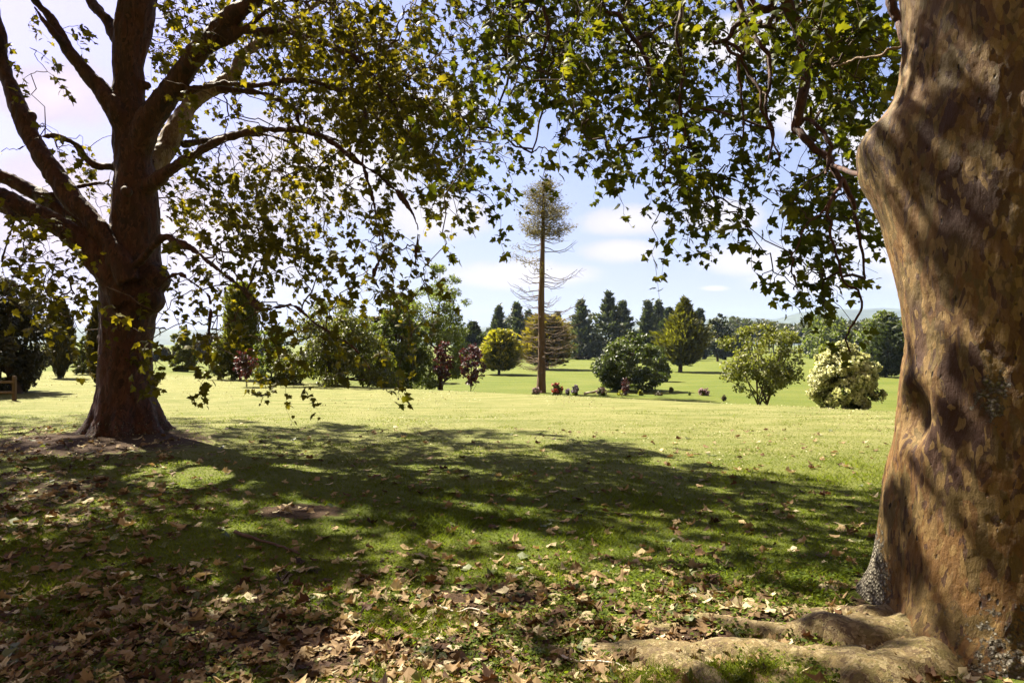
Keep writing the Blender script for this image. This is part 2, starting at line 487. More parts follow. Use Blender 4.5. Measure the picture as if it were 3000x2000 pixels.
LIMBS = {
 'trunk': [(292, 1040, 0, 96), (291, 1010, 0, 84), (289, 975, 0, 70), (289, 930, 0, 64), (289, 870, 0, 59), (290, 800, 0, 56), (294, 730, 0, 59), (300, 660, 0, 64), (309, 600, 0, 58), (312, 540, 0, 52), (310, 480, 0, 51),
           (310, 420, 0, 47), (304, 360, 0, 41), (300, 290, 0, 36), (297, 220, 0, 32), (298, 150, 0, 32), (305, 90, 0, 37), (312, 30, 0, 43), (318, -30, 0, 42), (322, -110, .1, 36), (325, -230, .3, 28), (330, -380, .5, 18), (335, -520, .6, 8)],
 'a': [(295, 700, -.25, 38), (262, 640, -.3, 35), (225, 596, -.35, 30), (180, 550, -.4, 26), (120, 512, -.45, 25), (60, 482, -.5, 25), (0, 457, -.6, 25), (-80, 425, -.8, 22), (-220, 370, -1.2, 14), (-380, 330, -1.6, 6)],
 'b': [(250, 580, .2, 20), (195, 515, .2, 19), (140, 480, .2, 18), (75, 440, .2, 18), (0, 403, .1, 16), (-90, 370, 0, 13), (-200, 350, -.2, 8)],
 'c': [(300, 650, -.45, 28), (270, 590, -.45, 24), (240, 545, -.4, 22), (207, 500, -.35, 23), (159, 450, -.3, 24), (118, 390, -.25, 22), (78, 330, -.2, 21), (54, 270, -.15, 20), (35, 225, -.1, 18), (12, 170, 0, 17), (0, 120, 0, 16), (-10, 60, .1, 15), (-30, -40, .2, 13), (-50, -160, .3, 9), (-60, -300, .4, 5)],
 'd': [(290, 300, -.1, 26), (262, 250, -.2, 23), (240, 216, -.2, 19), (207, 178, -.25, 15), (168, 132, -.3, 13), (146, 92, -.3, 11), (115, 40, -.3, 10), (85, 5, -.35, 9), (55, -50, -.4, 8), (20, -140, -.5, 5)],
 'e': [(158, 112, -.3, 7), (135, 88, -.45, 7), (108, 58, -.5, 6.5), (88, 30, -.5, 6), (78, 14, -.5, 5)],
 'f': [(285, 130, 0, 15), (270, 92, 0, 14), (255, 60, .1, 13), (234, 34, .1, 12), (210, 4, .2, 11), (185, -45, .3, 9), (150, -130, .5, 5)],
 'g': [(318, 345, -.05, 30), (345, 272, -.2, 29), (387, 216, -.3, 25), (432, 150, -.4, 23), (480, 93, -.5, 22), (516, 54, -.6, 20), (550, 24, -.7, 18), (585, -5, -.8, 17), (650, -60, -1, 14), (740, -130, -1.2, 10), (860, -210, -1.5, 5)],
 'pale': [(325, 410, .2, 30), (352, 375, .5, 28), (380, 340, .7, 25), (405, 294, .8, 22), (426, 255, 1.0, 19), (459, 222, 1.2, 17), (504, 195, 1.4, 16), (537, 172, 1.5, 15), (556, 132, 1.6, 13), (590, 100, 1.8, 11), (640, 70, 2, 9), (700, 30, 2.3, 7), (780, -30, 2.6, 5)],
 'h': [(335, 432, -.15, 20), (360, 412, -.25, 16), (387, 393, -.3, 13.5), (420, 372, -.4, 12), (480, 336, -.5, 10.5), (525, 315, -.6, 10), (588, 300, -.7, 9), (648, 298, -.8, 9), (700, 300, -.9, 8), (759, 325, -1, 7), (794, 352, -1.1, 6.5), (832, 378, -1.2, 6), (864, 398, -1.3, 5.5), (888, 420, -1.4, 5), (913, 441, -1.5, 4.6), (935, 470, -1.5, 4.2), (951, 497, -1.5, 4), (961, 536, -1.5, 3.6), (955, 590, -1.5, 3), (957, 638, -1.5, 2.4)],
 'i': [(420, 332, .7, 10), (445, 328, .5, 9), (495, 318, .2, 8), (560, 306, 0, 7), (620, 312, -.2, 5), (690, 340, -.4, 4), (730, 390, -.5, 3)],
 'j': [(470, 118, -.5, 9), (500, 108, -.5, 7.5), (530, 95, -.6, 7), (560, 70, -.6, 6.5), (588, 45, -.7, 6), (624, 20, -.8, 5.5), (654, 4, -.9, 5), (690, 2, -1, 4.5), (717, 20, -1, 4), (745, 55, -1, 3)],
 'k': [(490, 92, -.5, 10), (515, 79, -.6, 9), (549, 72, -.6, 8.5), (588, 73, -.7, 8.5), (648, 70, -.8, 8.5), (693, 84, -.9, 8), (756, 104, -1, 7.5), (798, 125, -1.1, 7), (837, 145, -1.2, 6), (858, 174, -1.3, 5), (876, 204, -1.4, 4.4), (905, 240, -1.5, 4), (930, 290, -1.6, 3)],
 'l': [(405, 216, -.25, 12), (430, 211, -.3, 9), (468, 201, -.4, 8), (510, 192, -.5, 7.5), (588, 197, -.6, 7.5), (663, 184, -.7, 7.5), (708, 186, -.8, 7.5), (753, 198, -.9, 7), (795, 210, -1, 6.5), (822, 228, -1.1, 6), (840, 270, -1.2, 5.6), (834, 315, -1.3, 5.3), (833, 366, -1.4, 5), (843, 414, -1.5, 4.5), (859, 470, -1.6, 4), (867, 524, -1.6, 3.6), (885, 566, -1.6, 3.2), (858, 632, -1.7, 2.6), (876, 668, -1.7, 2)],
 'm': [(505, 203, 1.3, 8), (522, 206, 1.3, 7), (588, 212, 1.2, 6.5), (633, 225, 1.1, 6.2), (678, 252, 1, 5.6), (690, 288, .9, 5), (740, 310, .8, 4), (800, 330, .7, 3)],
 'n': [(275, 384, 0, 11), (250, 383, -.05, 10), (222, 381, -.1, 9), (192, 357, -.2, 8), (174, 333, -.3, 7), (144, 318, -.4, 6), (114, 312, -.5, 5), (85, 318, -.6, 3.5), (40, 345, -.7, 2.5)],
 'o': [(300, 630, -.35, 11), (312, 608, -.5, 9.5), (330, 590, -.6, 9), (360, 557, -.7, 9), (384, 544, -.75, 8.5), (404, 556, -.8, 8), (444, 572, -.9, 7), (480, 602, -1.1, 6.5), (522, 635, -1.4, 6), (560, 665, -1.6, 5.8), (595, 708, -1.8, 5.6), (640, 705, -2, 5.4), (672, 702, -2.1, 5.2), (700, 722, -2.2, 5), (722, 742, -2.3, 4.8), (755, 762, -2.4, 4.4), (795, 785, -2.5, 4), (830, 815, -2.6, 3), (850, 850, -2.7, 2)],
 'p': [(360, 674, -.6, 2.6), (381, 641, -.7, 2.8), (411, 629, -.8, 3), (435, 644, -.9, 3.4), (468, 668, -1, 3.4), (483, 692, -1, 3.4), (482, 735, -1, 3.2), (478, 775, -1, 3)],
 'q': [(275, 460, .3, 6), (262, 438, .3, 5.5), (234, 421, .3, 5), (168, 432, .2, 5), (120, 447, .1, 4), (70, 440, 0, 3)],
 'r': [(-30, 440, -.7, 7), (30, 500, -.8, 6), (14, 560, -.9, 5), (6, 620, -.9, 4.5), (30, 656, -1, 4), (90, 652, -1, 3), (130, 690, -1.1, 2)],
}
UV, UF, off = [], [], 0
SAMP = {}
for key, pts in LIMBS.items():
    q, r = trace(pts)
    n = max(12, len(pts) * 4)
    qq = catmull(q, n); rr = np.interp(np.linspace(0, 1, n), np.linspace(0, 1, len(r)), r)
    if n > 30 and key != 'trunk':
        qq[2:] += .03 * (np.stack([fbm(p2(np.arange(n - 2) * .35, np.full(n - 2, 3. * s + ord(key[0]))), 2, s) for s in range(3)], -1) - .5) * np.minimum(1, 6 * rr[2:, None] + .25)
    SAMP[key] = (qq, rr)
    v, f, c = tubes(qq[None], np.maximum(rr, .023)[None], 12, True)
    UV.append(v); UF.append((f + off, c + off)); off += len(v)
def ball(c, r, seg=12, squash=(1, 1, 1)):
    th = np.linspace(0, np.pi, seg + 1)[1:-1]; ph = np.arange(seg * 2) / (seg * 2) * 2 * np.pi
    v = np.array([[np.sin(a) * np.cos(o_), np.sin(a) * np.sin(o_), np.cos(a)] for a in th for o_ in ph])
    v = np.vstack([v, [[0, 0, 1], [0, 0, -1]]]) * r * np.array(squash) + c
    k = seg * 2; f = []; tr = []
    for i in range(seg - 2):
        for j in range(k): f.append((i * k + j, (i + 1) * k + j, (i + 1) * k + (j + 1) % k, i * k + (j + 1) % k))
    t_, b_ = len(v) - 2, len(v) - 1
    for j in range(k):
        tr.append((t_, j, (j + 1) % k)); tr.append((b_, (seg - 2) * k + (j + 1) % k, (seg - 2) * k + j))
    return v, np.array(f), np.array(tr)
TRI = []
for (x, y, dd, hw) in ((352, 640, -.1, 38), (340, 690, -.2, 36), (243, 778, 0, 18), (74, 266, -.15, 9), (336, 195, 0, 10), (386, 545, -.72, 10), (262, 240, 0, 22), (255, 215, .1, 10), (292, 440, -.55, 12)):
    v, f, tr = ball(P(x, y, LD + dd), hw * (LD + dd) / F)
    UV.append(v); UF.append((f + off, np.zeros((0, 12), int))); TRI.append(tr + off); off += len(v)
# root flare
for (ax_, ln_) in ((-2.7, 1.25), (-1.9, 1.2), (-1.2, 1.2), (-.35, 1.3), (.5, 1.3), (1.7, 1.3), (2.6, 1.2)):
    a0 = np.array([LTREE[0], LTREE[1], LO[2]])
    dr = np.array([math.cos(ax_), math.sin(ax_), 0])
    q = np.array([a0 + dr * .26 + [0, 0, .70], a0 + dr * .36 + [0, 0, .28], a0 + dr * .46 + [0, 0, .06], a0 + dr * ln_ * .52 + [0, 0, -.14], a0 + dr * ln_ * .64 + [0, 0, -.3]])
    qq = catmull(q, 16); rr = np.interp(np.linspace(0, 1, 16), [0, .25, .5, .75, 1], [.14, .18, .18, .16, .12])
    v, f, c = tubes(qq[None], rr[None], 12, True)
    UV.append(v); UF.append((f + off, c + off)); off += len(v)
uv_ = np.concatenate(UV)
tmp = mesh("union", uv_, [np.concatenate([a for a, _ in UF]), np.concatenate([c for _, c in UF if len(c)]), np.concatenate(TRI)], BARK_L)
md = tmp.modifiers.new("r", 'REMESH'); md.mode = 'VOXEL'; md.voxel_size = .03; md.use_smooth_shade = True
ms = tmp.modifiers.new("s", 'SMOOTH'); ms.factor = .5; ms.iterations = 5
dg = bpy.context.evaluated_depsgraph_get()
me2 = bpy.data.meshes.new_from_object(tmp.evaluated_get(dg))
bpy.data.objects.remove(tmp)
nv = len(me2.vertices); V2 = np.empty(nv * 3, np.float32); me2.vertices.foreach_get('co', V2); V2 = V2.reshape(-1, 3).astype(float)
lt = np.empty(len(me2.polygons), np.int32); me2.polygons.foreach_get('loop_total', lt)
lv = np.empty(len(me2.loops), np.int32); me2.loops.foreach_get('vertex_index', lv)
NV = np.empty(nv * 3, np.float32); me2.vertices.foreach_get('normal', NV); NV = NV.reshape(-1, 3)
if not (lt == 4).all():
    st = np.concatenate([[0], np.cumsum(lt)[:-1]]); keep = lt == 4
    F4 = np.stack([lv[st[keep] + k] for k in range(4)], -1)
else:
    F4 = lv.reshape(-1, 4)
V2 = V2 + NV * ((fbm(V2 * np.array([5, 5, 2.2]), 3, 9) - .5) * .09 + (fbm(V2 * np.array([18, 18, 6]), 2, 11) - .5) * .035)[:, None] * smooth(.0, .25, 0.3)
cen = V2[F4].mean(1)
keys = list(SAMP.keys()); best = np.full(len(cen), 1e9); who = np.zeros(len(cen), int)
for k, key in enumerate(keys):
    q, r = SAMP[key]
    for s in range(0, len(cen), 20000):
        c = cen[s:s + 20000]
        d = (np.linalg.norm(c[:, None] - q[None], axis=2) - r[None]).min(1) + (0 if key == 'trunk' else .02)
        w = d < best[s:s + 20000]
        best[s:s + 20000][w] = d[w]; who[s:s + 20000][w] = k
lich = smooth(.55, .0, V2[:, 2] - LO[2]) * .30 + .08
for k, key in enumerate(keys):
    fk = F4[who == k]
    if len(fk) == 0: continue
    u, inv = np.unique(fk, return_inverse=True)
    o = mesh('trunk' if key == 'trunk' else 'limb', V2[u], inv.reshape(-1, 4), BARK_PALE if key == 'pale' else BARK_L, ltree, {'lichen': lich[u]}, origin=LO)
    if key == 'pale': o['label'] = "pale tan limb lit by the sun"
bpy.data.meshes.remove(me2)

# ------------------------------------------------------------------ the plane tree on the right: a close, flaking trunk
rtree = thing("plane_tree", "tan flaking plane trunk filling the right edge with knobbly surface roots", "tree", (RTREE[0], RTREE[1], float(H(*RTREE))))
RO = np.array(rtree.location)
sil = [(-.3, 1.05), (-.04, .957), (.06, .90), (.19, .844), (.36, .80), (.56, .764), (.82, .74), (1.07, .71), (1.32, .694), (1.57, .669), (1.83, .69), (2.08, .732), (2.28, .776), (2.42, .83), (2.5, .875), (2.58, .905), (2.68, .91), (2.76, .895), (2.84, .845), (2.90, .765), (2.98, .70), (3.1, .668), (3.35, .648), (3.6, .665), (4.2, .64), (5.5, .56), (7.5, .46), (9.5, .32), (11.5, .12)]
zs = np.concatenate([np.arange(-.3, 4.3, .0125), np.arange(4.3, 11.5, .12)])
th = np.arange(400) / 400 * 2 * np.pi
rs = np.interp(zs, [a for a, _ in sil], [c for _, c in sil])
ker = np.exp(-np.linspace(-2, 2, 9) ** 2); ker /= ker.sum()
rs[4:-70] = np.convolve(rs, ker, 'same')[4:-70]
r0 = np.interp(zs, [-.3, .0, .25, .6, 1.2, 2, 3.5, 5.5, 7.5, 9.5, 11.5], [.90, .82, .735, .69, .66, .655, .64, .56, .46, .32, .12])
thL = math.radians(180 - 38.0 + 8)          # direction of the left outline seen from the path
TH, ZZ = np.meshgrid(th, zs)
dth = (TH - thL + np.pi) % (2 * np.pi) - np.pi
wdt = np.interp(zs, [0, .6, 1.5, 2.2, 2.6, 3.0, 3.4], [.55, .6, .8, .62, .50, .5, .8])[:, None]
RR = r0[:, None] + (rs - r0)[:, None] * np.exp(-(dth / wdt) ** 2)
# buttress lobes low down, slight fluting above
RR = RR + .10 * np.exp(-np.maximum(ZZ, -.1) / .30) * np.cos(TH * 5 + 1.1) + .018 * np.cos(TH * 3 + ZZ * .8)
pc = np.stack([np.cos(TH) * .66, np.sin(TH) * .66, ZZ], -1).reshape(-1, 3)
RR = RR + ((fbm(pc * np.array([2.2, 2.2, 1.3]), 3, 31) - .5) * .07).reshape(RR.shape)
fl = fbm(pc * np.array([11, 11, 5]), 2, 33); fl2 = fbm(pc * np.array([26, 26, 11]), 2, 35)
RR = RR + (np.round(fl * 7) / 7 * .013 + smooth(.46, .54, fl2) * .005).reshape(RR.shape)
# a dark hollow where a limb was lost
hol = np.exp(-(((dth - .52) / .17) ** 2 + ((ZZ - 1.22) / .16) ** 2) ** 1.5)
RR = RR - .09 * hol + .03 * np.exp(-(((dth - .52) / .30) ** 2 + ((ZZ - 1.22) / .27) ** 2) ** 2)
lean = np.interp(zs, [0, 4, 12], [0, 0, .5])[:, None]
VX = RTREE[0] + RR * np.cos(TH) - lean * .3; VY = RTREE[1] + RR * np.sin(TH) + lean
TV = np.stack([VX, VY, ZZ], -1).reshape(-1, 3)
nz_, nt_ = len(zs), len(th)
a_ = np.arange(nz_ - 1)[:, None] * nt_; j_ = np.arange(nt_)[None]; j2 = (j_ + 1) % nt_
TF = np.stack([a_ + j_, a_ + j2, a_ + nt_ + j2, a_ + nt_ + j_], -1).reshape(-1, 4)
lich = np.maximum(smooth(.75, .15, ZZ) * np.exp(-((dth + .02) / .30) ** 2) * 1.0, smooth(.75, .0, ZZ) * .62 * np.exp(-((dth - 1.35) / .40) ** 2))
lich = np.maximum(lich, .55 * np.exp(-((dth - 1.15) / .12) ** 2 - ((ZZ - 1.35) / .16) ** 2)) + .03
trunk = mesh('trunk', TV, TF, BARK_R, rtree, {'lichen': lich.ravel()}, origin=RO)

def root_on_ground(pts, inside=False, name='root'):
    q, r = [], []
    for (x, y, rad) in pts:
        gpt = ground(x, y); q.append(gpt + [0, 0, -rad * .40]); r.append(rad)
    if inside:
        q.insert(0, np.array([RTREE[0] - .25, RTREE[1], RO[2] - .12])); r.insert(0, r[0] * 1.05)
    n = len(q) * 14
    qq = catmull(np.array(q), n); rr = np.interp(np.linspace(0, 1, n), np.linspace(0, 1, len(r)), r)
    v, f = tubes(qq[None], rr[None], 28)
    cen = np.repeat(qq, 28, 0)
    nn = norm(v - cen)
    k = np.repeat(rr, 28)
    v = v + nn * ((fbm(v * 5.5, 3, 41) - .5) * .55 * k)[:, None] + nn * ((fbm(v * 22, 2, 43) - .5) * .022)[:, None]
    v[:, 2] = np.where(v[:, 2] > cen[:, 2], cen[:, 2] + (v[:, 2] - cen[:, 2]) * .8, v[:, 2])
    return mesh(name, v, f, ROOTM, rtree, {'lichen': np.full(len(v), .13)}, origin=RO)
ROOTM = plane_bark("smooth_root_bark", (.150, .108, .042), (.070, .043, .019), (.115, .090, .030), (.210, .165, .085), 1.5, 1.0, .03)
root_on_ground([(1985, 1458, .22), (1900, 1450, .20), (1810, 1456, .13), (1730, 1444, .10), (1640, 1428, .085), (1560, 1420, .06), (1470, 1398, .03)], True)
root_on_ground([(2035, 1545, .22), (1950, 1522, .20), (1840, 1508, .165), (1745, 1498, .125), (1660, 1490, .12), (1590, 1498, .11), (1500, 1494, .11), (1400, 1494, .085), (1300, 1492, .06), (1190, 1480, .03)], True)
root_on_ground([(1900, 1515, .12), (1830, 1540, .11), (1790, 1580, .10), (1770, 1640, .08)])
root_on_ground([(1440, 1492, .08), (1530, 1520, .11), (1610, 1555, .11), (1680, 1620, .09)])
root_on_ground([(2040, 1412, .14), (1960, 1408, .09), (1860, 1408, .07), (1760, 1400, .065), (1660, 1385, .05), (1590, 1366, .03)], True)
root_on_ground([(1560, 1440, .05), (1450, 1440, .055), (1370, 1432, .05), (1300, 1425, .03)])

RL = {
 'a': [(2330, -560, 4.3 - 6, 20), (2200, -560, 4.9 - 6, 19), (2000, -360, 5.6 - 6, 17), (1860, -160, 6.1 - 6, 15), (1806, -40, .4, 14), (1812, 20, .5, 13.5), (1828, 60, .5, 13), (1846, 135, .5, 13), (1843, 225, .4, 12), (1830, 290, .4, 10), (1852, 318, .3, 8.5), (1886, 354, .2, 8), (1910, 378, .1, 7.5), (1931, 414, 0, 7), (1949, 450, 0, 6), (1966, 500, 0, 4.5), (1972, 560, 0, 3.4), (1990, 640, .1, 2.4)],
 'b': [(2010, 402, -1.6, 7), (1962, 398, -1.2, 6), (1935, 388, -.6, 5.5), (1910, 379, .1, 5)],
 'c': [(1832, 292, .4, 6), (1850, 275, .3, 5), (1877, 294, .2, 5), (1904, 330, .1, 5), (1906, 362, .1, 4.5), (1900, 400, 0, 3)],
 'd': [(1860, -160, .1, 11), (1760, -100, .4, 10), (1722, -30, .6, 9.5), (1728, 8, .6, 9), (1747, 21, .6, 9), (1767, 19, .6, 9), (1780, 0, .6, 8), (1790, -40, .6, 6)],
 'e': [(1700, 45, .7, 4), (1740, 30, .65, 6), (1770, 24, .6, 6.5), (1805, 20, .5, 6)],
 'f': [(2100, -260, -.9, 14), (2050, -90, -.9, 12.5), (2048, 0, -.9, 11.5), (2060, 40, -.9, 10.5), (2071, 85, -.95, 9), (2080, 160, -1, 6)],
 'g': [(1860, -160, .2, 9), (1650, -200, .8, 8), (1480, -130, 1.2, 7), (1386, 0, 1.4, 6), (1416, 36, 1.4, 6), (1440, 63, 1.4, 5.8), (1461, 99, 1.4, 5.6), (1479, 132, 1.3, 5.2), (1494, 168, 1.3, 4.6), (1491, 210, 1.2, 4), (1488, 252, 1.2, 3.2), (1500, 310, 1.1, 2.4)],
 'h': [(1760, -100, .4, 8), (1700, -20, .8, 7.5), (1704, 38, .8, 7), (1686, 62, .8, 6), (1668, 87, .8, 5), (1642, 97, .8, 4), (1676, 99, .8, 4), (1706, 120, .7, 4), (1700, 136, .7, 3.6), (1697, 180, .7, 3.3), (1703, 249, .7, 2.6), (1706, 320, .6, 2)],
 'i': [(1704, 38, .8, 6), (1731, 75, .8, 5.5), (1746, 99, .7, 5.2), (1766, 135, .7, 4.8), (1768, 195, .6, 4), (1760, 250, .6, 3.4), (1772, 300, .6, 2.8), (1765, 370, .5, 2.2)],
 'j': [(1667, 105, .8, 3.6), (1691, 132, .7, 3.6), (1721, 168, .7, 3.4), (1745, 210, .6, 3.2), (1751, 255, .6, 3), (1772, 300, .6, 2.6), (1790, 370, .5, 2)],
 'pale': [(2078, 108, -.9, 3.4), (2040, 119, -.9, 3), (2006, 130, -.8, 3), (1964, 138, -.7, 2.8), (1934, 144, -.6, 2.4), (1913, 156, -.5, 2)],
 'k': [(1772, 300, .6, 2.8), (1600, 250, .9, 2.8), (1576, 306, 1, 2.6), (1600, 360, 1, 2.5), (1624, 399, 1, 2.2), (1640, 450, 1, 1.8)],
 'l': [(1931, 414, 0, 5), (1915, 450, -.1, 4), (1903, 490, -.1, 3.4), (1908, 533, -.1, 3.2), (1924, 596, -.1, 3), (1940, 648, -.1, 3), (1971, 669, -.1, 2.8), (1977, 706, -.1, 2.6), (1961, 743, -.1, 2.5), (1940, 774, -.1, 2.3), (1956, 806, -.1, 1.9)],
 'm': [(1915, 450, -.1, 3), (1893, 480, -.1, 2.4), (1856, 512, -.1, 2.2), (1830, 570, -.1, 2), (1817, 606, -.1, 2), (1824, 643, -.1, 1.8), (1828, 664, -.1, 1.5)],
 'n': [(1480, -130, 1.2, 6), (1330, -90, 1.6, 5.5), (1250, 0, 1.8, 5), (1262, 70, 1.8, 4.4), (1240, 140, 1.8, 3.8), (1256, 220, 1.7, 3), (1240, 290, 1.7, 2.2), (1225, 350, 1.6, 1.8)],
 'o': [(1480, -130, 1.2, 5), (1560, 0, 1.1, 4.8), (1552, 80, 1, 4.2), (1570, 160, 1, 3.6), (1560, 230, .9, 3), (1576, 306, 1, 2.4)],
}
RSAMP = {}
for key, pts in RL.items():
    q, r = trace(pts, 6.0)
    n = len(pts) * 6
    qq = catmull(q, n); rr = np.interp(np.linspace(0, 1, n), np.linspace(0, 1, len(r)), r)
    if key not in ('b',):
        qq = qq + .05 * (np.stack([fbm(p2(np.arange(n) * .3, np.full(n, 3. * s + len(key) + ord(key[0]))), 2, s) for s in range(3)], -1) - .5)
    RSAMP[key] = (qq, rr)
    v, f = tubes(qq[None], rr[None], 9)
    v = v + (fbm(v * 14, 2, 51) - .5)[:, None] * .01
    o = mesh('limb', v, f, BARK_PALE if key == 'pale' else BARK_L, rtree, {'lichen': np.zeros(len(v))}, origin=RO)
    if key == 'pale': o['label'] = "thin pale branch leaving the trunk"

# ------------------------------------------------------------------ foliage of both plane trees
# how thickly the leaves hang, 40 columns across the view, rows of the same height from its top edge down
DENS = [
 "1101006665" "7777726778" "8887888743" "457999300000",
 "1203036655" "7878746778" "8888778634" "468999600000",
 "2210034344" "5778876667" "7877777344" "567888500000",
 "1200011223" "3458887754" "6888788544" "667788500000",
 "0110012431" "5348887753" "2577577655" "565667200000",
 "1102212221" "2236688754" "2165356433" "443472000000",
 "1123222455" "4554267762" "2344646444" "452570000000",
 "1125225567" "6653124753" "1223536655" "443673000000",
 "4313225678" "7654521553" "0000136766" "346880000000",
 "5532004556" "8655643122" "0000025622" "034680000000",
 "7643103435" "6544554200" "0000001000" "024670000000",
 "6544114334" "4423442200" "0000000000" "044660000000",
 "2323114213" "3332211100" "0000000000" "003350000000",
 "1112033214" "3332211000" "0000000000" "000240000000",
 "0000033224" "4223211000" "0000000000" "000000000000",
 "0000000021" "0100000000" "0000000000" "000000000000",
]
CELL = 58.8
ROW32 = [r[:28] + r[30:] for r in DENS]      # the last block starts at column 28
DEN = np.array([[int(c) for c in r[:28]] + [int(c) for c in r[30:40]] + [0, 0] for r in DENS], float)

def litmap(gxx, gyy):
    """wanted share of sunshine on the ground, 0 shade .. 1 sun"""
    gxx = np.atleast_1d(np.asarray(gxx, float)); gyy = np.atleast_1d(np.asarray(gyy, float))
    px = CX + gxx / np.maximum(gyy, .3) * F; py = HY + EYE / np.maximum(gyy, .3) * F
    edge = np.interp(px, [-400, 0, 220, 420, 580, 900, 1300, 1450, 1600, 2030, 2400], [940, 948, 962, 972, 972, 985, 1000, 1024, 1052, 1132, 1200])
    edge = edge + 16 * (vnoise(p2(px / 45, px * 0), 5) - .5)
    lit = np.where(py < edge, 1.0, 0.0)
    n = fbm(p2(gxx * .9 + gyy * .35, gyy * 1.5), 3, 77)
    lit = np.maximum(lit, np.where(n > .60, .8, 0.0))
    def el(cx, cy, rx, ry, a):
        return np.where(((px - cx) / rx) ** 2 + ((py - cy) / ry) ** 2 < 1, a, 0)
    for e in ((430, 1095, 130, 34, .95), (600, 1085, 180, 22, .6), (1250, 1455, 420, 45, .75), (1700, 1390, 260, 45, .6), (1800, 1480, 330, 85, 1.0),
              (700, 1410, 400, 55, .7), (200, 1340, 160, 40, .5), (1000, 1300, 200, 18, .6), (330, 1170, 280, 16, .6), (1500, 1180, 250, 9, .6), (880, 1480, 180, 40, .55)):
        lit = np.maximum(lit, el(*e))
    lit = np.where((px < 520 - (py - 1180) * .25) & (py > 1180) & ~((py > 1290) & (py < 1370)), lit * .15, lit)
    return lit

def trunk_hit(p):
    """does the shadow of p fall on the sunny side of the right trunk?"""
    t = ((RTREE[0] - p[:, 0]) * -SUN[0] + (RTREE[1] - p[:, 1]) * -SUN[1]) / (SUN[0] ** 2 + SUN[1] ** 2)
    q = p - SUN[None] * t[:, None]
    d = np.hypot(q[:, 0] - RTREE[0], q[:, 1] - RTREE[1])
    return (t > .5) & (d < 1.35) & (q[:, 2] > 0.1) & (q[:, 2] < 4.2)

def shadow(p):
    k = p[:, 2] / SUN[2]
    return p[:, 0] - SUN[0] * k, p[:, 1] - SUN[1] * k

AREA = 0.40
def leaf_px(d, s): return AREA * .62 * (s * F / d) ** 2
tw = {'L': [], 'R': []}
for r in range(DEN.shape[0]):
    for c in range(DEN.shape[1]):
        dv = DEN[r, c]
        if dv <= 0: continue
        for side in ('L', 'R'):
            mixf = float(smooth(15.0, 19.0, c))
            sh = mixf if side == 'R' else 1 - mixf
            if sh < .02: continue
            cov = min(.95, dv / 10 * (1.22 if r < 8 and c > 8 else 1.04)) * sh
            if side == 'L':
                d0, d1 = (9.2, 17.5) if r < 9 else (8.6, 11.5)
                if c < 5 and r < 9: d0, d1 = 9.5, 13
            else:
                d0, d1 = (5.6, 10.5)
                if r > 8: d0, d1 = 6.4, 9.0
            lp = leaf_px((d0 + d1) / 2, .118 if side == 'L' else .105)
            nleaf = -math.log(1 - cov) * CELL * CELL / lp
            ntw = nleaf / 11.0
            k = int(ntw) + (rng.random() < ntw - int(ntw))
            for _ in range(k):
                x = (c + rng.random()) * CELL; y = (r + rng.random()) * CELL - (30 if side == 'L' else 62)
                bestp, bs = None, 9
                for tr_ in range(7):
                    d = d0 + (d1 - d0) * rng.random()
                    q = P(x, y, d)
                    if q[2] < H(q[0], q[1]) + .45: continue
                    sx, sy = shadow(q[None])
                    s_ = float(litmap(sx, sy)[0]) + (1.0 if trunk_hit(q[None])[0] and rng.random() < .93 else 0)
                    if s_ < bs: bs, bestp = s_, q
                    if s_ < .3: break
                if bestp is not None and not (bs >= .95 and rng.random() < .75): tw[side].append(bestp)
nvis = {k: len(v) for k, v in tw.items()}
# the parts of both crowns above the picture, which shade the foreground
extra = {'L': [], 'R': []}
NS = 4700
sx = rng.uniform(-15, 11, NS); sy = rng.uniform(1.0, 15.5, NS)
sx = np.concatenate([sx, rng.uniform(-4.2, -1.1, 480), rng.uniform(-7.5, -1.5, 350)]); sy = np.concatenate([sy, rng.uniform(2.6, 5.4, 480), rng.uniform(5, 9.5, 350)])
lit = litmap(sx, sy)
keep = rng.random(len(sx)) > lit * 1.02
sx, sy = sx[keep], sy[keep]
hm = 4.3 + .83 * sy
hh = hm + rng.random(len(sx)) ** 1.3 * 4.0
q = np.stack([sx, sy, np.zeros_like(sx)], -1) + SUN[None] * (hh / SUN[2])[:, None]
ppx, ppy = proj(q)
okf = ((ppy < -90 - 1900 / np.maximum(q[:, 1], .5)) | (q[:, 1] < -.5) | (ppx < -250))
q = q[okf & ~(trunk_hit(q) & (rng.random(len(q)) < .93))]
nq = 900
zz_ = rng.uniform(.2, 4.6, nq); aa_ = thL + rng.uniform(-.2, 1.9, nq)
wp_ = np.where(aa_ - thL > np.interp(zz_, [0, 1, 2, 2.6, 3.2, 4.6], [1.30, 1.25, 1.2, 1.15, .85, .7]) + .10 * np.sin(zz_ * 4.1), 1.0, .0)
e_ = np.stack([RTREE[0] + .68 * np.cos(aa_), RTREE[1] + .68 * np.sin(aa_), zz_], -1) + SUN[None] * rng.uniform(4.5, 9, nq)[:, None]
ex_, ey_ = proj(e_)
e_ = e_[(rng.random(nq) < wp_ * np.where(zz_ > 3.35, .7, np.where((zz_ < 2.4) & (aa_ - thL > 1.5), .4, 0))) & ((ey_ < -90 - 1900 / np.maximum(e_[:, 1], .5)) | (ex_ < -250))]
q = np.vstack([q, e_])
dl = np.hypot(q[:, 0] - LTREE[0], q[:, 1] - LTREE[1]); dr_ = np.hypot(q[:, 0] - RTREE[0], q[:, 1] - RTREE[1])
for k in range(len(q)):
    extra['L' if dl[k] < dr_[k] + 1.5 else 'R'].append(q[k])

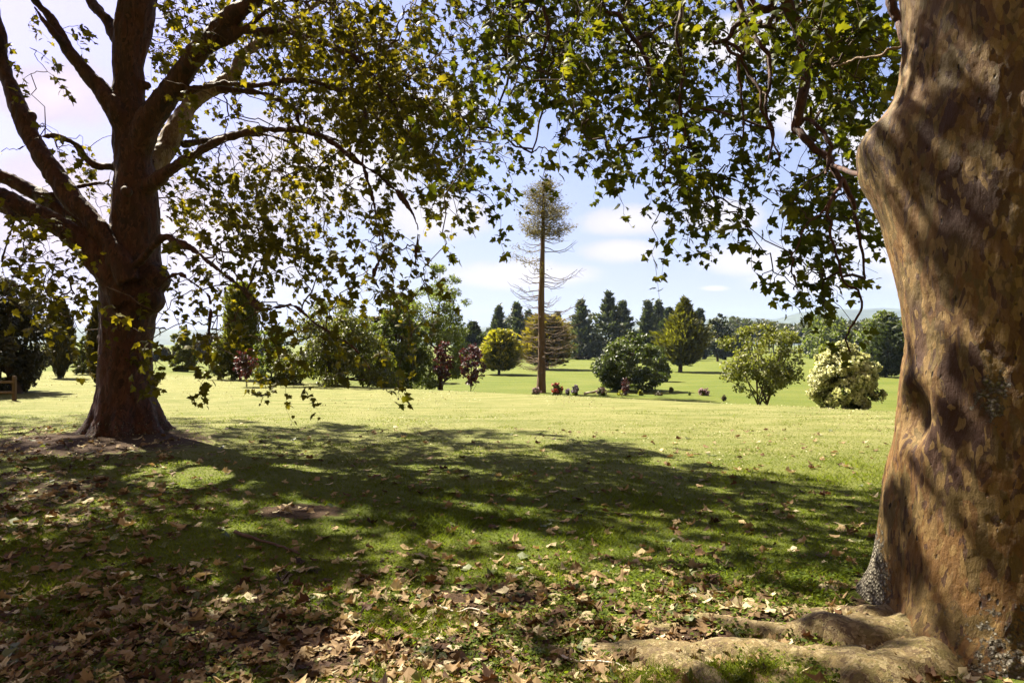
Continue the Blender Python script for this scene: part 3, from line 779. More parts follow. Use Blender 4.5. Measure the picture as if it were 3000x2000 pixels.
def grow(seed_nodes, seed_path, pts, bf=.35):
    """joins every point to the nearest wood already there (a branching skeleton)"""
    n = len(pts)
    best = np.full(n, 1e9); par = np.full(n, -1)
    for s in range(0, len(seed_nodes), 400):
        d = np.linalg.norm(pts[:, None] - seed_nodes[None, s:s + 400], axis=2) + bf * seed_path[None, s:s + 400]
        k = d.argmin(1); v = d[np.arange(n), k]
        w = v < best; best[w] = v[w]; par[w] = k[w] + s
    S = len(seed_nodes)
    raw = np.where(par >= 0, np.linalg.norm(pts - seed_nodes[np.maximum(par, 0)], axis=1), 0)
    path = np.full(n, 0.0); done = np.zeros(n, bool); order = []
    cost = best.copy()
    for _ in range(n):
        i = int(np.where(done, 1e9, cost).argmin()); done[i] = True; order.append(i)
        pp = seed_nodes[par[i]] if par[i] < S else pts[par[i] - S]
        base = seed_path[par[i]] if par[i] < S else path[par[i] - S]
        path[i] = base + np.linalg.norm(pts[i] - pp)
        d = np.linalg.norm(pts - pts[i], axis=1) + bf * path[i]
        w = (~done) & (d < cost); cost[w] = d[w]; par[w] = i + S
    cnt = np.ones(n)
    for i in reversed(order):
        if par[i] >= S: cnt[par[i] - S] += cnt[i]
    return par, cnt, S

def crown(tree, org, side, samp, leafm, twigm, wind):
    pts = np.array(tw[side] + extra[side]); nv_ = nvis[side]
    n = len(pts); vis = np.arange(n) < nv_
    seeds = np.concatenate([s[0][len(s[0]) // 4:] if k == 'trunk' else s[0] for k, s in samp.items()])
    if side == 'R':
        zz = np.linspace(4.5, 10, 20)
        seeds = np.vstack([seeds, np.stack([np.full(20, RTREE[0]), np.full(20, RTREE[1] + .2), zz], -1)])
    sp = np.zeros(len(seeds))
    par, cnt, S = grow(seeds, sp, pts)
    allp = np.vstack([seeds, pts])
    a = allp[par]; b_ = pts
    ln = np.linalg.norm(b_ - a, axis=1)
    tt = np.linspace(0, 1, 6)[None, :, None]
    PLn = a[:, None] * (1 - tt) + b_[:, None] * tt
    jit = rng.normal(size=(n, 6, 3)) * np.array([0, 1, 1, 1, 1, 0])[None, :, None]
    PLn = PLn + jit * (np.minimum(ln, 1.6) * .055)[:, None, None]
    PLn[:, :, 2] += (np.sin(tt[:, :, 0] * np.pi) * (.10 * np.minimum(ln, 2.0))[:, None])
    rb = np.minimum(.0032 * np.sqrt(cnt) + .0012, .035)
    pr = np.where(par >= S, np.minimum(.0032 * np.sqrt(np.where(par >= S, cnt[np.maximum(par - S, 0)], 1)) + .0012, .035), rb * 1.25)
    pr = np.minimum(pr, rb * 1.8)
    Rn = pr[:, None] * (1 - tt[:, :, 0]) + rb[:, None] * tt[:, :, 0]
    p1 = tubes(PLn, Rn, 4)
    # drooping shoots
    L = rng.uniform(.35, .95, n) * (1 if side == 'L' else .8)
    tip = rnd(n) * .45 + np.array([wind * .35, 0, -.75]); tip = norm(tip)
    ss_ = np.linspace(0, 1, 6)[None, :, None]
    out_ = rnd(n) * np.array([1, 1, .2])
    SH = pts[:, None] + L[:, None, None] * (ss_ * tip[:, None] + .25 * np.sin(ss_ * np.pi) * out_[:, None]) + rng.normal(size=(n, 6, 3)) * .022 * (ss_ > 0)
    p2_ = tubes(SH, np.linspace(.0042, .0016, 6)[None].repeat(n, 0), 3)
    V_, F_ = join([p1, p2_])
    o = mesh('twigs', V_, F_, twigm, tree, origin=org); o['kind'] = 'stuff'
    # leaves along the shoots
    lpos, ltw = [], []
    cntl = np.where(vis, rng.integers(9, 16, n), rng.integers(9, 14, n))
    ids = np.repeat(np.arange(n), cntl); m_ = len(ids)
    u = np.clip(rng.random(m_) ** .75, .05, 1); fi = u * 4.999; i0 = fi.astype(int); fr = (fi - i0)[:, None]
    base = SH[ids, i0] * (1 - fr) + SH[ids, i0 + 1] * fr
    pet = norm(rnd(m_) + np.array([wind * .5, 0, .1])) * rng.uniform(.03, .10, m_)[:, None]
    T = norm(rnd(m_) * .75 + pet * 6 + np.array([wind * .45, 0, -.45]))
    N = norm(rnd(m_) * .65 + np.array([0, -.15, .75]))
    cl = rng.random(n)[ids]
    tint = np.clip(.62 * rng.random(m_) + .38 * cl + np.where(rng.random(m_) < .06, .35, 0), 0, 1)
    size = rng.uniform(.060, .140, m_) * (1 if side == 'L' else .86) * (1 - .25 * (u > .93))
    vi = vis[ids]
    parts = []
    for tmpl, sel in ((plane_leaf(.2, .3), vi & (rng.random(m_) < .5)), (plane_leaf(-.15, .55), None), (plane_leaf(.2, .3, True), ~vi)):
        if sel is None: sel = vi & ~used
        used = sel.copy()
        if sel.sum() == 0: continue
        sz = size[sel] * (1.0 if tmpl is not None and vi[sel].all() else 1.25)
        parts.append(scatter(tmpl, base[sel] + pet[sel], T[sel], N[sel], sz, tint[sel]))
    V_, F_ = join([(p_[0], p_[1]) for p_ in parts])
    o = mesh('crown', V_, F_, leafm, tree, {'tint': np.concatenate([p_[2] for p_ in parts])}, False, org)
    # small round fruits hanging on threads
    k = rng.choice(np.nonzero(vis)[0], int(nv_ * .35))
    fp = SH[k, 4] + np.array([0, 0, -.07])
    oc = np.array([(1, 0, 0), (-1, 0, 0), (0, 1, 0), (0, -1, 0), (0, 0, 1), (0, 0, -1)]) * .5
    of = np.array([(0, 2, 4), (2, 1, 4), (1, 3, 4), (3, 0, 4), (2, 0, 5), (1, 2, 5), (3, 1, 5), (0, 3, 5)])
    V_, F_, _ = scatter((oc, of), fp, rnd(len(k)), rnd(len(k)), np.full(len(k), .028), np.zeros(len(k)))
    thr = tubes(np.stack([SH[k, 4], fp], 1), np.full((len(k), 2), .0011), 3)
    tq = np.concatenate([thr[1][:, [0, 1, 2]], thr[1][:, [0, 2, 3]]])
    V_, F_ = join([(V_, F_), (thr[0], tq)])
    mesh('fruit', V_, F_, twigm, tree, origin=org)['kind'] = 'stuff'
    return len(pts), m_
print("left crown", crown(ltree, LO, 'L', SAMP, LEAF_L, TWIG_L, .7))
print("right crown", crown(rtree, RO, 'R', RSAMP, LEAF_R, TWIG, .55))
#@@BACKGROUND
# ------------------------------------------------------------------ trees, shrubs and flowers of the park
def site(bx, by=None, d=None):
    if d is None: return ground(bx, by)
    x = (bx - CX) / F * d
    return np.array([x, d, float(H(x, d))])

PROF = {
 'round': lambda t: np.sqrt(np.clip(1 - (2 * t - 1) ** 2, 0, 1)),
 'dome': lambda t: np.sqrt(np.clip(1 - t ** 2.2, 0, 1)) * (.72 + .28 * smooth(0, .25, t)),
 'oval': lambda t: np.clip(np.sin(np.pi * np.clip(t * .92 + .06, 0, 1)) ** .62, 0, 1),
 'flame': lambda t: np.clip((1 - t) ** .72 * (.60 + .40 * smooth(0, .22, t)) * 1.12, 0, 1),
 'cone': lambda t: np.clip((1 - t) ** .85 * (.75 + .25 * smooth(0, .15, t)), 0, 1),
 'pine': lambda t: 1.25 * np.clip((1 - t) ** .95 * (.85 + .15 * smooth(0, .15, t)), 0, 1),
 'spire': lambda t: np.clip(1.25 * (1 - t) ** .95 * (.55 + .45 * smooth(0, .25, t)), 0, 1),
 'tear': lambda t: np.clip(np.sin(np.pi * t ** .62) ** .75, 0, 1),
 'egg': lambda t: np.clip(np.sin(np.pi * (t * .86 + .14) ** 1.05) ** .7, 0, 1),
 'column': lambda t: np.clip(np.sqrt(np.clip(1 - t ** 4, 0, 1)) * (.8 + .2 * smooth(0, .15, t)), 0, 1),
 'umbrella': lambda t: np.clip(np.sqrt(np.clip(1 - (t * 1.25 - .25) ** 2, 0, 1)), 0, 1),
}

def stems(base, d, twpx, crown_c, clumps, lean=0, multi=1, rs_=None):
    """trunk (or several stems) with limbs reaching into the crown"""
    r = rs_ or max(.012, twpx / 2 / F * d)
    PL, RR = [], []
    top = crown_c
    for k in range(multi):
        o_ = (rnd(1)[0] * np.array([1, 1, 0]) * r * 1.3) if multi > 1 else 0
        tp = top + (rnd(1)[0] * .35 * abs(top[2] - base[2]) * np.array([1, 1, .2]) if multi > 1 else 0)
        a = np.array([base + o_ - [0, 0, .25], base + o_, base * .6 + tp * .4 + o_ + rnd(1)[0] * r * .6, tp])
        q = catmull(a, 12)
        PL.append(q); RR.append(r / multi ** .5 * np.interp(np.linspace(0, 1, 12), [0, .12, .3, 1], [1.7, 1.15, .9, .35]))
    idx = rng.choice(len(clumps), min(len(clumps), 16), replace=False)
    for i in idx:
        st_ = PL[i % multi][rng.integers(5, 11)]
        mid = st_ * .5 + clumps[i] * .5 + [0, 0, -.06 * np.linalg.norm(clumps[i] - st_)]
        q = catmull(np.array([st_, mid, clumps[i]]), 12)
        PL.append(q); RR.append(np.linspace(r * .34, r * .07, 12))
    return tubes(np.array(PL), np.array(RR), 7)

def broadleaf(name, label, cat, bx, by, x0, x1, ytop, ybot, mat, d=None, shape='round', tw=6, leaf=None, cover=4.0, group=None,
              bark=None, lumps=.22, multi=1, clump=.20, sky=.0, droop=.0, depth=1.0, flowers=None, flat=0.0, fill=.45, aspect=.62, tint=(.0, 1.0), stem=True):
    base = site(bx, by, d); d = base[1]
    cx = ((x0 + x1) / 2 - CX) / F * d; rx = (x1 - x0) / 2 / F * d
    zt = EYE + (HY - ytop) / F * d; zb = EYE + (HY - ybot) / F * d
    hgt = zt - zb
    t = thing(name, label, cat, base, group)
    pf = PROF[shape]
    nc = int(60 + 120 * fill)
    T = rng.random(nc * 3); keep = rng.random(nc * 3) < np.maximum(pf(T), .12); T = T[keep][:nc]; nc = len(T)
    A = rng.random(nc) * 2 * np.pi
    rr = np.maximum(rng.random(nc) ** fill, 0) * .90
    sd = rng.integers(1, 999)
    lump = 1 + lumps * 2 * (fbm(np.stack([np.cos(A) * 1.7, np.sin(A) * 1.7, T * 4], -1), 2, sd) - .5)
    R = pf(T) * rx * lump * (1 - clump * .55)
    C = np.stack([cx + np.cos(A) * R * rr, d + np.sin(A) * R * rr * depth, zb + T * hgt * (1 - clump * .3)], -1)
    C[:, 2] -= droop * rr * hgt * .15
    cr = clump * rx * rng.uniform(.65, 1.25, nc) * np.clip(.55 + .45 * pf(T), .4, 1)
    s = leaf or max(.05, .0042 * d)
    area = 2 * rx * hgt * .75
    n = int(min(26000, cover * area / (s * s * aspect * .5 * .6)))
    w = cr ** 2; ids = rng.choice(nc, n, p=w / w.sum())
    u = rnd(n) * (rng.random(n) ** .38)[:, None]
    u[:, 2] *= .72 - flat * .4
    pos = C[ids] + u * cr[ids][:, None]
    ctr = np.array([cx, d, zb + hgt * .45])
    outw = norm(pos - ctr)
    N = norm(rnd(n) * .8 + norm(u) * .45 + outw * .25 + np.array([0, 0, .55]))
    Tn = norm(rnd(n) * .8 + outw * .5 + np.array([0, 0, -.25 - droop]))
    cl = rng.random(nc)[ids]
    ti = np.clip(.55 * rng.random(n) + .45 * cl, 0, 1); ti = tint[0] + ti * (tint[1] - tint[0])
    k = pos[:, 2] > H(pos[:, 0], pos[:, 1]) + .02
    V_, F_, ta = scatter(rhomb(aspect), pos[k], Tn[k], N[k], s * rng.uniform(.6, 1.35, n)[k], ti[k])
    if stem:
        sv, sf = stems(base, d, tw, np.array([cx * .7 + base[0] * .3, d, zb + hgt * .6]), C, multi=multi)
        mesh('trunk' if cat == 'tree' else 'stem', sv, sf, bark or G_BARK, t, origin=base)
    mesh('crown' if cat == 'tree' else 'foliage', V_, F_, mat, t, {'tint': ta}, False, base)
    if flowers:
        fm, nf, fs, up, pname = flowers
        hi = np.nonzero((outw[:, 2] > up) & (np.linalg.norm(u, axis=1) > .72))[0]
        ids_ = rng.choice(hi, min(nf, len(hi)), replace=False)
        fo, ft = [], []
        P_ = np.repeat(pos[ids_] + outw[ids_] * s * .35, 7, 0)
        O_ = np.repeat(outw[ids_], 7, 0)
        P_ = P_ + rnd(len(P_)) * fs * .5
        V_, F_, ta = scatter(rhomb(.8), P_, norm(rnd(len(P_)) + O_ * .4), norm(rnd(len(P_)) * .5 + O_), fs * rng.uniform(.6, 1.2, len(P_)), np.clip(np.repeat(rng.random(len(ids_)), 7) * .6 + rng.random(len(P_)) * .4, 0, 1))
        mesh(pname, V_, F_, fm, t, {'tint': ta}, False, base)
    return t

def conifer(name, label, bx, by, x0, x1, ytop, ybot, mat, d=None, shape='cone', tw=6, tiers=22, per=13, lift=.15, tip=.25, leaf=None, quads=16,
            group=None, bark=None, rag=.25, width=.30, aspect=.30, cat='tree', gap=.0, tipcol=.55, inner=.15, depth=1.0, freq=.30, tj=.32):
    base = site(bx, by, d); d = base[1]
    cx = ((x0 + x1) / 2 - CX) / F * d; rx = (x1 - x0) / 2 / F * d
    zt = EYE + (HY - ytop) / F * d; zb = EYE + (HY - ybot) / F * d
    hgt = zt - zb
    t = thing(name, label, cat, base, group)
    pf = PROF[shape]
    ns = tiers * per
    tier = np.repeat(np.arange(tiers), per)
    T = np.clip((tier + rng.normal(size=ns) * tj + .3) / tiers, 0, .985)
    A = rng.random(ns) * 2 * np.pi
    sd = rng.integers(1, 999)
    lump = 1 + rag * 2.2 * (fbm(np.stack([np.cos(A) * 1.5, np.sin(A) * 1.5, T * tiers * freq], -1), 2, sd) - .5)
    L = np.maximum(pf(T), .05) * rx * lump * rng.uniform(1 - rag * .8, 1.08, ns)
    keep = rng.random(ns) > gap
    T, A, L = T[keep], A[keep], L[keep]; ns = len(T)
    dr = np.stack([np.cos(A), np.sin(A) * depth, np.zeros(ns)], -1)
    st = np.stack([cx * .5 + base[0] * .5 + (cx - base[0]) * .5 * T, np.full(ns, d), zb + T * hgt * (1 - .02)], -1)
    u = np.clip(inner + (1 - inner) * rng.random((ns, quads)) ** .6, 0, 1)
    rise = lift * u + tip * u ** 2.5
    side = np.cross(dr, [0, 0, 1])
    wv = (rng.random((ns, quads)) - .5) * 2 * width * (1 - .55 * u)
    pos = st[:, None] + L[:, None, None] * (u[..., None] * dr[:, None] + rise[..., None] * np.array([0, 0, 1]) + wv[..., None] * side[:, None])
    s = leaf or max(.06, .0046 * d)
    pos = pos + rng.normal(size=pos.shape) * s * .35
    pos = pos.reshape(-1, 3); n = len(pos)
    D_ = np.repeat(dr, quads, 0); uu = u.ravel()
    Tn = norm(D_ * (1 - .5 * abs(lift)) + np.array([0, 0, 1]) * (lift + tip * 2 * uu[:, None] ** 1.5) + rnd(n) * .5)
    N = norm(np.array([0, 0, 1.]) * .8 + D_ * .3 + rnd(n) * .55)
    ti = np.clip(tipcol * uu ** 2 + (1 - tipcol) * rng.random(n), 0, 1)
    k = pos[:, 2] > H(pos[:, 0], pos[:, 1]) + .03
    V_, F_, ta = scatter(rhomb(aspect), pos[k], Tn[k], N[k], s * 1.5 * rng.uniform(.7, 1.4, n)[k], ti[k])
    tpt = np.array([cx, d, zb + hgt * .97])
    r = max(.02, tw / 2 / F * d)
    q = catmull(np.array([base - [0, 0, .3], base, base * .5 + tpt * .5, tpt]), 14)
    PL = [q]; RR = [r * np.interp(np.linspace(0, 1, 14), [0, .1, .3, 1], [1.8, 1.1, .85, .12])]
    for i in rng.choice(ns, min(ns, 40), replace=False):
        e = st[i] + L[i] * (dr[i] * .85 + np.array([0, 0, lift * .8]))
        PL.append(catmull(np.array([st[i], st[i] * .5 + e * .5 - [0, 0, .03 * L[i]], e]), 14)); RR.append(np.linspace(r * .22, r * .05, 14))
    sv, sf = tubes(np.array(PL), np.array(RR), 7)
    mesh('trunk', sv, sf, bark or G_BARK, t, origin=base)
    mesh('crown', V_, F_, mat, t, {'tint': ta}, False, base)
    return t

M_DARK = foliage("dark_evergreen_leaf", (.010, .014, .004), (.024, .030, .007), (.055, .058, .012), .25)
M_OLIVE = foliage("olive_leaf", (.030, .035, .007), (.064, .070, .013), (.125, .122, .026), .42)
M_MID = foliage("mid_green_leaf", (.030, .044, .008), (.064, .082, .014), (.125, .140, .028), .45)
M_LIGHT = foliage("light_green_leaf", (.040, .056, .009), (.082, .102, .017), (.150, .165, .034), .48)
M_GLOSS = foliage("glossy_pale_leaf", (.040, .048, .010), (.098, .105, .026), (.190, .190, .060), .40, .5, None, .25)
M_SHRUB = foliage("dark_shrub_leaf", (.016, .024, .006), (.042, .058, .012), (.105, .120, .032), .34, .45)
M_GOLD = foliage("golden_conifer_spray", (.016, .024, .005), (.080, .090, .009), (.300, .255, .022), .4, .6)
M_GOLD2 = foliage("browned_conifer_spray", (.026, .019, .009), (.070, .054, .016), (.230, .185, .024), .3, .7)
M_CYP = foliage("yellow_green_cypress_spray", (.026, .020, .007), (.055, .056, .009), (.150, .145, .018), .3, .6)
M_TEAR = foliage("dark_cypress_spray", (.010, .010, .004), (.022, .020, .006), (.060, .044, .012), .2, .7)
M_PINE = foliage("blue_green_pine_needle", (.022, .030, .017), (.046, .058, .031), (.096, .112, .062), .2, .6)
M_PINE2 = foliage("dark_pine_needle", (.012, .018, .009), (.026, .036, .016), (.060, .074, .032), .2, .6)
M_PURPLE = foliage("dark_purple_leaf", (.020, .010, .009), (.040, .016, .016), (.080, .032, .030), .35, .45, (1.6, .8, .7))
M_BROWNTREE = foliage("brown_tipped_leaf", (.024, .020, .012), (.050, .040, .022), (.090, .070, .044), .25)
M_WOOD = foliage("far_wood_leaf", (.020, .026, .012), (.044, .052, .026), (.090, .090, .054), .3)
M_BLOSSOM = foliage("cream_blossom", (.22, .24, .09), (.42, .42, .22), (.64, .62, .42), .4, .6, (1.0, 1.0, .7))
M_YOUNG = foliage("lime_young_leaf", (.060, .080, .010), (.120, .140, .020), (.200, .210, .040), .5)
M_PINK = foliage("pink_blossom", (.14, .08, .09), (.24, .15, .17), (.38, .28, .29), .4, .6, (1, .9, .9))
M_RED = foliage("red_blossom", (.12, .016, .012), (.22, .030, .020), (.34, .09, .06), .35, .6, (1, .6, .6))
M_WHITE = foliage("white_blossom", (.34, .30, .28), (.50, .46, .44), (.66, .62, .60), .4, .6, (1, 1, .95))
M_MAUVE = foliage("mauve_blossom", (.09, .065, .10), (.16, .12, .18), (.28, .22, .30), .4, .6, (1, .9, 1))
M_YELLOW = foliage("yellow_green_shrub_leaf", (.10, .11, .010), (.19, .19, .018), (.30, .28, .03), .45)
TRUNK_PALE = plain("grey_brown_bark", (.075, .055, .040), .9, .35, 9, .5, None, (1, 1, .3))

# --- left side
broadleaf("evergreen_tree", "huge dark evergreen tree hanging over the rail fence at the left edge", "tree", 40, 903, -190, 128, 590, 905, M_TEAR, shape='egg', tw=26, cover=6, leaf=.13, clump=.2, lumps=.3)
conifer("cypress_tree", "dark teardrop cypress standing alone on its short stem near the left edge", 138, 868, 112, 166, 688, 862, M_TEAR, shape='tear', tw=6, tiers=34, per=22, lift=.8, tip=.4, rag=.12, width=.3, tipcol=.3)
broadleaf("round_bush", "rounded olive bush between the teardrop cypress and the left plane trunk", "bush", 190, 860, 163, 220, 768, 858, M_OLIVE, shape='column', tw=3, cover=5, stem=True)
conifer("cypress_tree", "dark cypress half hidden behind the left plane trunk", 229, 884, 204, 256, 692, 880, M_TEAR, shape='tear', tw=6, tiers=34, per=22, lift=.8, tip=.4, rag=.12, width=.3, tipcol=.3)
broadleaf("round_bush", "broad clipped bush alone on the lawn just right of the left plane trunk", "bush", 420, 853, 384, 457, 742, 852, M_OLIVE, shape='dome', tw=3, cover=5)
conifer("columnar_conifer", "tall dark columnar conifer behind the hanging plane leaves", 552, 872, 514, 594, 652, 868, M_OLIVE, shape='column', tw=8, tiers=36, per=18, lift=.5, tip=.3, rag=.18, tipcol=.35)
broadleaf("purple_tree", "small wine-red tree in front of the tall columnar conifer", "tree", 566, 888, 536, 598, 795, 868, M_PURPLE, shape='round', tw=3, cover=2.4, lumps=.4)
broadleaf("leafy_tree", "bushy olive tree beside the columnar conifer", "tree", 500, 872, 466, 560, 770, 872, M_OLIVE, shape='dome', tw=5, cover=4)
broadleaf("leafy_tree", "small olive tree with foliage to the grass left of the dark spreading tree", "tree", 622, 880, 566, 692, 732, 882, M_MID, shape='dome', tw=5, cover=4)
broadleaf("spreading_tree", "broad dark spreading tree on a short forked trunk over its own shadow", "tree", 757, 884, 602, 925, 672, 866, M_OLIVE, shape='umbrella', tw=24, cover=5.5, clump=.17, lumps=.3, droop=.6, bark=G_BARK)
broadleaf("low_bush", "low dark bush seen under the dark spreading tree", "bush", 706, 858, 684, 732, 815, 857, M_DARK, shape='dome', tw=2, cover=5)
broadleaf("domed_tree", "brown-tipped domed tree rising behind the dark spreading tree", "tree", 905, 876, 840, 975, 636, 830, M_BROWNTREE, d=62, shape='dome', tw=14, cover=5, clump=.15, lumps=.15)
broadleaf("leafy_tree", "dense leafy tree with foliage down to the grass beside the tall pale green tree", "tree", 905, 892, 826, 1000, 672, 895, M_MID, d=44, shape='oval', tw=14, cover=5)
broadleaf("tall_tree", "tall airy pale green tree standing left of the bare-stemmed conifer", "tree", 1012, 892, 892, 1112, 588, 890, M_LIGHT, d=47, shape='egg', tw=16, cover=5.5, lumps=.25, clump=.2, fill=.42, leaf=.14)
broadleaf("purple_tree", "upright purple-leaved young tree in front of the tall pale green tree", "tree", 1016, 893, 990, 1046, 776, 872, M_PURPLE, d=41, shape='oval', tw=3, cover=2.3, lumps=.45)
broadleaf("purple_tree", "wider purple-leaved young tree beside the small golden conifer", "tree", 1081, 897, 1046, 1124, 784, 885, M_PURPLE, d=41.5, shape='round', tw=3, cover=2.2, lumps=.45)
# --- middle: conifers behind
PG = "grey green conifers at the far edge of the lower lawn"
for (bx, x0, x1, yt, yb, d_, mt, lb) in (
    (1085, 1055, 1118, 738, 828, 120, M_PINE2, "dark conifer behind the wider purple-leaved young tree"),
    (1145, 1120, 1170, 702, 830, 150, M_PINE, "thin grey green pine behind the small golden conifer, left of a taller one"),
    (1186, 1150, 1222, 694, 830, 155, M_PINE, "tall grey green pine between the small golden conifer and the bare-stemmed conifer"),
    (1212, 1196, 1230, 714, 830, 165, M_PINE, "narrow pine spire close left of the bare conifer stem"),
    (1279, 1262, 1298, 716, 830, 165, M_PINE, "narrow pine spire just right of the bare conifer stem"),
    (1335, 1298, 1372, 688, 832, 150, M_PINE, "left pine of the three tall pines behind the dark rounded shrub"),
    (1399, 1356, 1440, 668, 832, 152, M_PINE, "tallest pine of the three pines behind the dark rounded shrub"),
    (1430, 1398, 1462, 690, 832, 158, M_PINE, "right pine of the three tall pines behind the dark rounded shrub"),
    (1488, 1460, 1516, 688, 830, 150, M_PINE, "left one of two slim pines left of the yellow green cypress"),
    (1512, 1484, 1540, 690, 830, 154, M_PINE, "right one of two slim pines left of the yellow green cypress"),
    (1538, 1510, 1566, 704, 830, 140, M_PINE2, "dark conifer close behind the left side of the yellow green cypress"),
    (1606, 1592, 1622, 708, 822, 150, M_PINE2, "narrow dark spire between yellow green cypress and dark round-topped pine")):
    conifer("pine_tree", lb, bx, None, bx - (bx - x0) * 1.5, bx + (x1 - bx) * 1.5, yt, yb, mt, d=d_, shape='pine', tw=4, tiers=13, per=14, lift=.16, tip=.26, rag=.65, gap=.08, quads=26, width=.22, aspect=.36, tipcol=.3, group=PG, freq=1.1)
broadleaf("pine_tree", "dark round-topped pine between the yellow green cypress and the pale round tree", "tree", 1648, None, 1612, 1690, 710, 826, M_PINE2, d=130, shape='egg', tw=7, cover=5, clump=.2)
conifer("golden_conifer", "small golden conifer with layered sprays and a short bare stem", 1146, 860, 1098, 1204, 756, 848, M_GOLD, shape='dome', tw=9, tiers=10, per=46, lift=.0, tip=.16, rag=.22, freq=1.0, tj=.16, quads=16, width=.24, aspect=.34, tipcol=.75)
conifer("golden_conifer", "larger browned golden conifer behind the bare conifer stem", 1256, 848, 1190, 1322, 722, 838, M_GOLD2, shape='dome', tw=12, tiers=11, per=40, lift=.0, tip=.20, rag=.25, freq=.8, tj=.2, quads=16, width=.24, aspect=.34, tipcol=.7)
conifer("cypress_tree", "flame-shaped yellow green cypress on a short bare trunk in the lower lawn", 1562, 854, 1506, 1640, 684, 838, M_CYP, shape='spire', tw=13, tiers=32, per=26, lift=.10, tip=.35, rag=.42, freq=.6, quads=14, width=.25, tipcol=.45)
broadleaf("rounded_shrub", "large dark green rounded shrub with layered branches above the flower border", "shrub", 1432, 897, 1350, 1548, 756, 892, M_SHRUB, shape='dome', tw=10, cover=6, clump=.2, lumps=.35, flat=.6, multi=3)
broadleaf("low_bush", "low dark bush at the right foot of the large rounded shrub", "bush", 1518, 876, 1488, 1548, 806, 876, M_SHRUB, shape='dome', tw=2, cover=6)
broadleaf("small_tree", "pale glossy-leaved round tree with forked stems right of the flower border", "tree", 1742, None, 1634, 1862, 738, 908, M_GLOSS, d=27.5, shape='round', tw=12, cover=2.7, clump=.17, lumps=.38, multi=3, leaf=.125, fill=.5, bark=TRUNK_PALE)
# --- right
broadleaf("leafy_tree", "pale feathery tree right of the far wood", "tree", 1905, None, 1845, 1985, 718, 836, M_LIGHT, d=150, shape='dome', tw=6, cover=4, lumps=.3)
broadleaf("leafy_tree", "rounded mid green tree rising highest behind the white-flowered shrub", "tree", 1890, None, 1830, 1960, 712, 815, M_MID, d=210, shape='dome', tw=6, cover=4, lumps=.3)
broadleaf("leafy_tree", "mid green tree between the pale feathery tree and the right plane trunk", "tree", 2010, None, 1950, 2110, 706, 850, M_MID, d=95, shape='egg', tw=8, cover=4, lumps=.3)
conifer("dark_conifer", "dark conifer close left of the right plane trunk", 2034, 866, 1990, 2100, 742, 864, M_PINE2, shape='egg', tw=8, tiers=18, per=20, lift=.15, tip=.15, rag=.3)
broadleaf("flowering_shrub", "big rounded shrub covered in cream blossom at the lawn's edge", "shrub", 1944, None, 1850, 2036, 782, 938, M_SHRUB, d=20.5, shape='dome', tw=5, cover=5, leaf=.10, clump=.19, lumps=.3, multi=3, flowers=(M_BLOSSOM, 4600, .09, -.9, 'blossom'))
broadleaf("leafy_bush", "lime green bush directly behind the cream-flowered shrub", "bush", 1902, None, 1858, 1958, 776, 905, M_YOUNG, d=24.5, shape='dome', tw=3, cover=4, leaf=.10)

# --- far edges that read as one mass
def wood(name, label, x0, x1, d0, d1, n, hpx, mat, leaf, kind, cat, trunks=True, seed=1):
    pts, sv, col = [], [], []
    for k in range(n):
        d = rng.uniform(d0, d1); x = (rng.uniform(x0, x1) - CX) / F * d
        z0 = float(H(x, d)); hh = (z0 - EYE) / 1 + 0
        top = EYE + (HY - hpx(CX + x / d * F) - rng.normal() * 4) / F * d
        r = (top - z0) * rng.uniform(.22, .34)
        m_ = 260
        u = rnd(m_) * (rng.random(m_) ** .4)[:, None] * np.array([r, r, (top - z0) * (.32 if trunks else .5)])
        pts.append(u + [x, d, top - (top - z0) * (.36 if trunks else .5)])
        col.append(np.clip(rng.random(m_) * .6 + rng.random() * .4, 0, 1))
        if trunks:
            q = np.array([[x, d, z0 - .3], [x + rng.normal() * .2, d, (z0 + top) / 2], [x + rng.normal() * .3, d, top - 1]])
            sv.append(q)
    pos = np.concatenate(pts); n_ = len(pos); ti = np.concatenate(col)
    k = pos[:, 2] > H(pos[:, 0], pos[:, 1]) + .05
    V_, F_, ta = scatter(rhomb(.7), pos[k], rnd(n_)[k], norm(rnd(n_) + [0, 0, .7])[k], leaf * rng.uniform(.7, 1.4, n_)[k], ti[k])
    o0 = np.array([pos[:, 0].mean(), pos[:, 1].mean(), -1.75])
    t = thing(name, label, cat, o0); 
    if kind: t['kind'] = kind
    mesh('foliage', V_, F_, mat, t, {'tint': ta}, False, o0)
    if sv:
        v, f = tubes(np.array(sv), np.full((len(sv), 3), .14) * np.array([1.2, 1, .6]), 5)
        mesh('trunks', v, f, TRUNK_PALE, t, origin=o0)
    return t
wood("far_wood", "distant wood of slim trunks closing the lawn on the right", 1655, 2120, 255, 300, 120, lambda x: np.interp(x, [1655, 1690, 1740, 1800, 1900, 2000, 2120], [742, 728, 736, 742, 738, 735, 735]), M_WOOD, 1.25, 'stuff', 'wood')
wood("far_thicket", "dark thicket below the far pines", 1040, 1720, 172, 190, 110, lambda x: 768 + 12 * math.sin(x * .037) + 6 * math.sin(x * .11), M_PINE2, 1.1, 'stuff', 'thicket', False)
wood("far_hedge", "far grey green tree belt behind the left lawn", -60, 640, 125, 150, 80, lambda x: np.interp(x, [-60, 220, 380, 455, 480, 520, 640], [815, 818, 800, 785, 765, 775, 780]), M_BROWNTREE, .8, 'stuff', 'tree belt', False)

